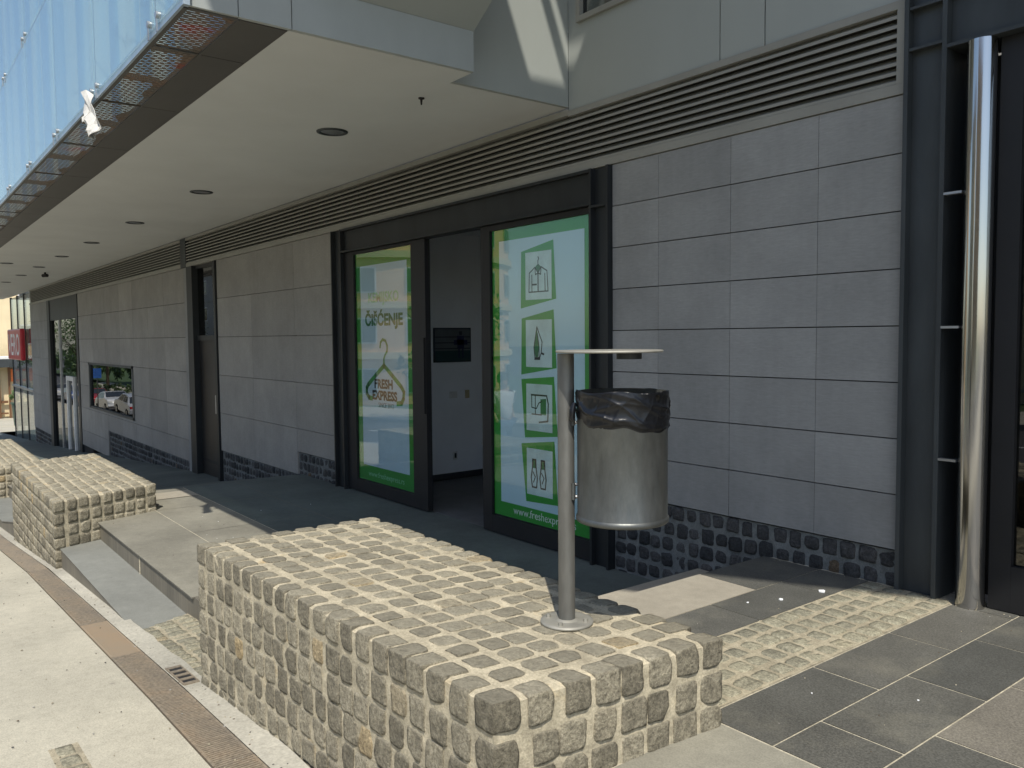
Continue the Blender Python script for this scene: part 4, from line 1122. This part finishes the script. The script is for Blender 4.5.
g = MB(); strip(g, xs_range(-180, 40), -60, -16, S, 'grass', dz=-.02); struct(g, 'lawn')
m = MB()
for k in range(80):
    x = -58 - k * 2.0; leaf_cloud(m, (x, -17.2 + rng.uniform(-.8, .8), S(x) + 2.2), (1.9, 1.1, 2.4), 260, .19)
tag(m.build('shrubbery'), 'dense dark green shrubbery along the park edge across the road', 'shrubs', kind='stuff')

def house(x0, x1, y0, y1, h, m_, label, floors, wn_, name='apartment_house', front=-1, side=None):
    zb = S((x0 + x1) / 2) - .5; e = empty(name, ((x0 + x1) / 2, (y0 + y1) / 2, zb), label, 'building')
    m = MB(); m.box((x0, y0, zb), (x1, y1, zb + h), m_); m.build('wall', e)
    m = MB(); m.box((x0 - .4, y0 - .4, zb + h), (x1 + .4, y1 + .4, zb + h + .35), 'roof_tile'); m.build('roof', e)
    yf = y1 if front > 0 else y0
    for f in range(floors):
        for k in range(wn_):
            cx_ = x0 + (k + .5) * (x1 - x0) / wn_; cz = zb + 1.4 + (f + .5) * (h - 1.4) / floors
            m = MB(); m.box((cx_ - .75, yf - .05, cz - .75), (cx_ + .75, yf + .05, cz + .75), 'white_paint'); w_ = m.build('window', e)
            m = MB()
            for s_ in (-.36, .36): m.box((cx_ + s_ - .31, yf - .07, cz - .65), (cx_ + s_ + .31, yf + .07, cz + .65), 'window_dark')
            m.build('pane', w_)
        m = MB(); z = zb + 1.4 + f * (h - 1.4) / floors; m.box((x0 - .02, yf - .1, z - .12), (x1 + .02, yf + .1, z), 'plaster_grey'); m.build('cornice', e)
    if side is not None:
        for f in range(floors):
            for k in range(side):
                cy_ = y0 + (k + .5) * (y1 - y0) / side; cz = zb + 1.4 + (f + .5) * (h - 1.4) / floors
                m = MB(); m.box((x1 - .05, cy_ - .7, cz - .7), (x1 + .05, cy_ + .7, cz + .7), 'white_paint'); m.box((x1 - .06, cy_ - .6, cz - .6), (x1 + .07, cy_ + .6, cz + .6), 'window_dark'); m.build('window', e)
    return e
# curved corner house mirrored in the left poster
def round_house():
    cx_, cy_, R = -55, -22.5, 9.; zb = S(-55) - .3
    e = empty('rounded_house', (cx_, cy_, zb), 'peach rounded corner house across the street, mirrored in the shop glass', 'building')
    def arc(m, r, za, zb_, mm, a0=0, a1=360, n=96):
        vs = []; 
        for i in range(n + 1):
            a = rad(a0 + (a1 - a0) * i / n); vs += [(cx_ + r * math.cos(a), cy_ + r * math.sin(a), za), (cx_ + r * math.cos(a), cy_ + r * math.sin(a), zb_)]
        m.add(vs, [(2 * i, 2 * i + 2, 2 * i + 3, 2 * i + 1) for i in range(n)], mm, True)
        vs2 = [(cx_ + (r - .5) * (v[0] - cx_) / r, cy_ + (r - .5) * (v[1] - cy_) / r, v[2]) for v in vs]
        for zi in (0, 1):
            q = []; 
            for i in range(n + 1): q += [vs[2 * i + zi], vs2[2 * i + zi]]
            m.add(q, [(2 * i, 2 * i + 1, 2 * i + 3, 2 * i + 2) for i in range(n)], mm)
    m = MB(); arc(m, R, zb, zb + 15, 'plaster_peach'); m.build('wall', e)
    for z in (3.6, 6.9, 10.2, 13.5):
        m = MB(); arc(m, R + .25, zb + z, zb + z + .45, 'plaster_cream'); m.build('cornice', e)
    for f in range(4):
        for k in range(14):
            a0 = 10 + k * 25; m = MB(); z = zb + 1.3 + f * 3.3
            arc(m, R + .06, z, z + 1.7, 'white_paint', a0, a0 + 13, 6); w_ = m.build('window', e)
            m = MB(); arc(m, R + .10, z + .1, z + 1.6, 'window_dark', a0 + .7, a0 + 6.2, 4); arc(m, R + .10, z + .1, z + 1.6, 'window_dark', a0 + 6.9, a0 + 12.3, 4); m.build('pane', w_)
    m = MB(); m.lathe((cx_, cy_, zb + 15), [(R + .5, 0), (R + .5, .3), (.01, 2.2)], 'roof_tile', 64); m.build('roof', e)
round_house()
house(-23, -9, -34, -22, 11, 'plaster_cream', 'cream apartment house across the street opposite the steps', 3, 5, front=1)
house(-112, -80, -34, -20, 13, 'plaster_grey', 'grey apartment block across the street beyond the hedge', 4, 7, front=1)
house(-5, 14, -40, -26, 12, 'plaster_peach', 'peach apartment house far across the street, behind the photographer', 3, 6, front=1)
house(-95, -66, 3.5, 24, 14, 'plaster_cream', 'cream building past the red sign at the left edge', 4, 8, front=-1, side=6)
# kiosk / shop with awning, hedge and green bin past the corner
e = empty('corner_shop', (-60, 9, S(-60)), 'small shop with a dark flat roof and orange board past the glazed corner', 'shop')
zb = S(-60)
m = MB(); m.box((-64, 4.4, zb), (-60.6, 13, -1.1), 'plaster_cream'); m.build('wall', e)
m = MB(); m.box((-64.5, 4.0, -1.62), (-59.6, 13.5, -1.1), 'steel_dark'); m.box((-64.5, 4.0, -1.1), (-59.6, 13.5, -.98), 'white_paint'); m.build('roof', e)
m = MB(); m.box((-60.5, 6.7, -2.55), (-60.4, 8.1, -1.75), 'awning_orange'); m.box((-60.38, 7.0, -2.4), (-60.36, 7.6, -1.9), 'beige'); m.build('sign_board', e)
for y in (5.0, 6.0, 6.55): 
    m = MB(); m.box((-60.5, y, zb), (-60.3, y + .1, -1.62), 'wood_brown'); m.build('frame_post', e)
m = MB(); m.box((-60.45, 4.6, -3.9), (-60.35, 6.5, -3.75), 'wood_brown'); m.box((-60.45, 4.6, -4.6), (-60.35, 6.5, -4.5), 'wood_brown'); m.build('rail', e)
m = MB()
for k in range(7): leaf_cloud(m, (-57.5, 6.5 + .35 * k, -3.1), (.5, .35, .6), 240, .08)
tag(m.build('bush'), 'green bush behind the glazed corner screen', 'bush')
zb = S(-50)
m = MB(); m.hexa([(-50.4, 5.65, zb), (-49.8, 5.65, zb), (-49.8, 6.3, zb), (-50.4, 6.3, zb), (-50.5, 5.58, zb + 1.15), (-49.7, 5.58, zb + 1.15), (-49.7, 6.38, zb + 1.15), (-50.5, 6.38, zb + 1.15)], 'bin_green')
wb = bevel(m.build('wheelie_bin'), .02); tag(wb, 'dark green wheelie bin beyond the glazed corner', 'wheelie bin')
m = MB(); m.box((-50.55, 5.53, zb + 1.15), (-49.65, 6.43, zb + 1.24), 'bin_green'); m.build('lid', wb)
# blue road sign mirrored in the far glass
zb = S(-59.5)
e = empty('road_sign', (-59.5, -2.9, zb), 'blue road sign on a post at the kerb, mirrored in the low window', 'road sign')
m = MB(); m.tube([(-59.5, -2.9, zb - .3), (-59.5, -2.9, zb + 3.1)], .035, 'galvanised', 12); m.build('post', e)
m = MB(); m.box((-59.47, -3.15, zb + 2.35), (-59.44, -2.65, zb + 3.0), 'sign_blue'); m.build('sign_plate', e)

# ---------------------------------------------------------------- camera
f_px = 817.652
R_ = Vector((0.61401245, 0.7892492, -0.00862621)); U_ = Vector((-0.04002162, 0.04204684, 0.99831375)); F_ = Vector((-0.78828103, 0.61263184, -0.05740431))
cd = bpy.data.cameras.new('camera'); cam = bpy.data.objects.new('camera', cd); col.objects.link(cam)
cd.sensor_width = 36; cd.lens = f_px / 1024 * 36; cd.clip_end = 2000; cd.clip_start = .05
cam.matrix_world = Matrix(((R_.x, U_.x, -F_.x, 0), (R_.y, U_.y, -F_.y, 0), (R_.z, U_.z, -F_.z, 0), (0, 0, 0, 1)))
scene.camera = cam

# ---------------------------------------------------------------- light
sv = Vector((.57, -.396, 1)).normalized()
sd_ = bpy.data.lights.new('sun', 'SUN'); sd_.energy = 4.2; sd_.angle = rad(.53); sd_.color = (1, .94, .83)
so = bpy.data.objects.new('sun', sd_); col.objects.link(so); so.rotation_euler = sv.to_track_quat('Z', 'Y').to_euler()
w = bpy.data.worlds.new('World'); scene.world = w; w.use_nodes = True
nt = w.node_tree; bg = nt.nodes['Background']; sky = nt.nodes.new('ShaderNodeTexSky'); sky.sky_type = 'NISHITA'
sky.sun_disc = False; sky.sun_elevation = math.asin(sv.z); sky.sun_rotation = math.atan2(sv.x, sv.y)
nt.links.new(sky.outputs[0], bg.inputs[0]); bg.inputs[1].default_value = .15
scene.view_settings.view_transform = 'Standard'; scene.view_settings.look = 'None'; scene.view_settings.gamma = 1; scene.view_settings.exposure = .22
scene.view_settings.use_curve_mapping = False
scene.cycles.max_bounces = 8; scene.cycles.transparent_max_bounces = 16
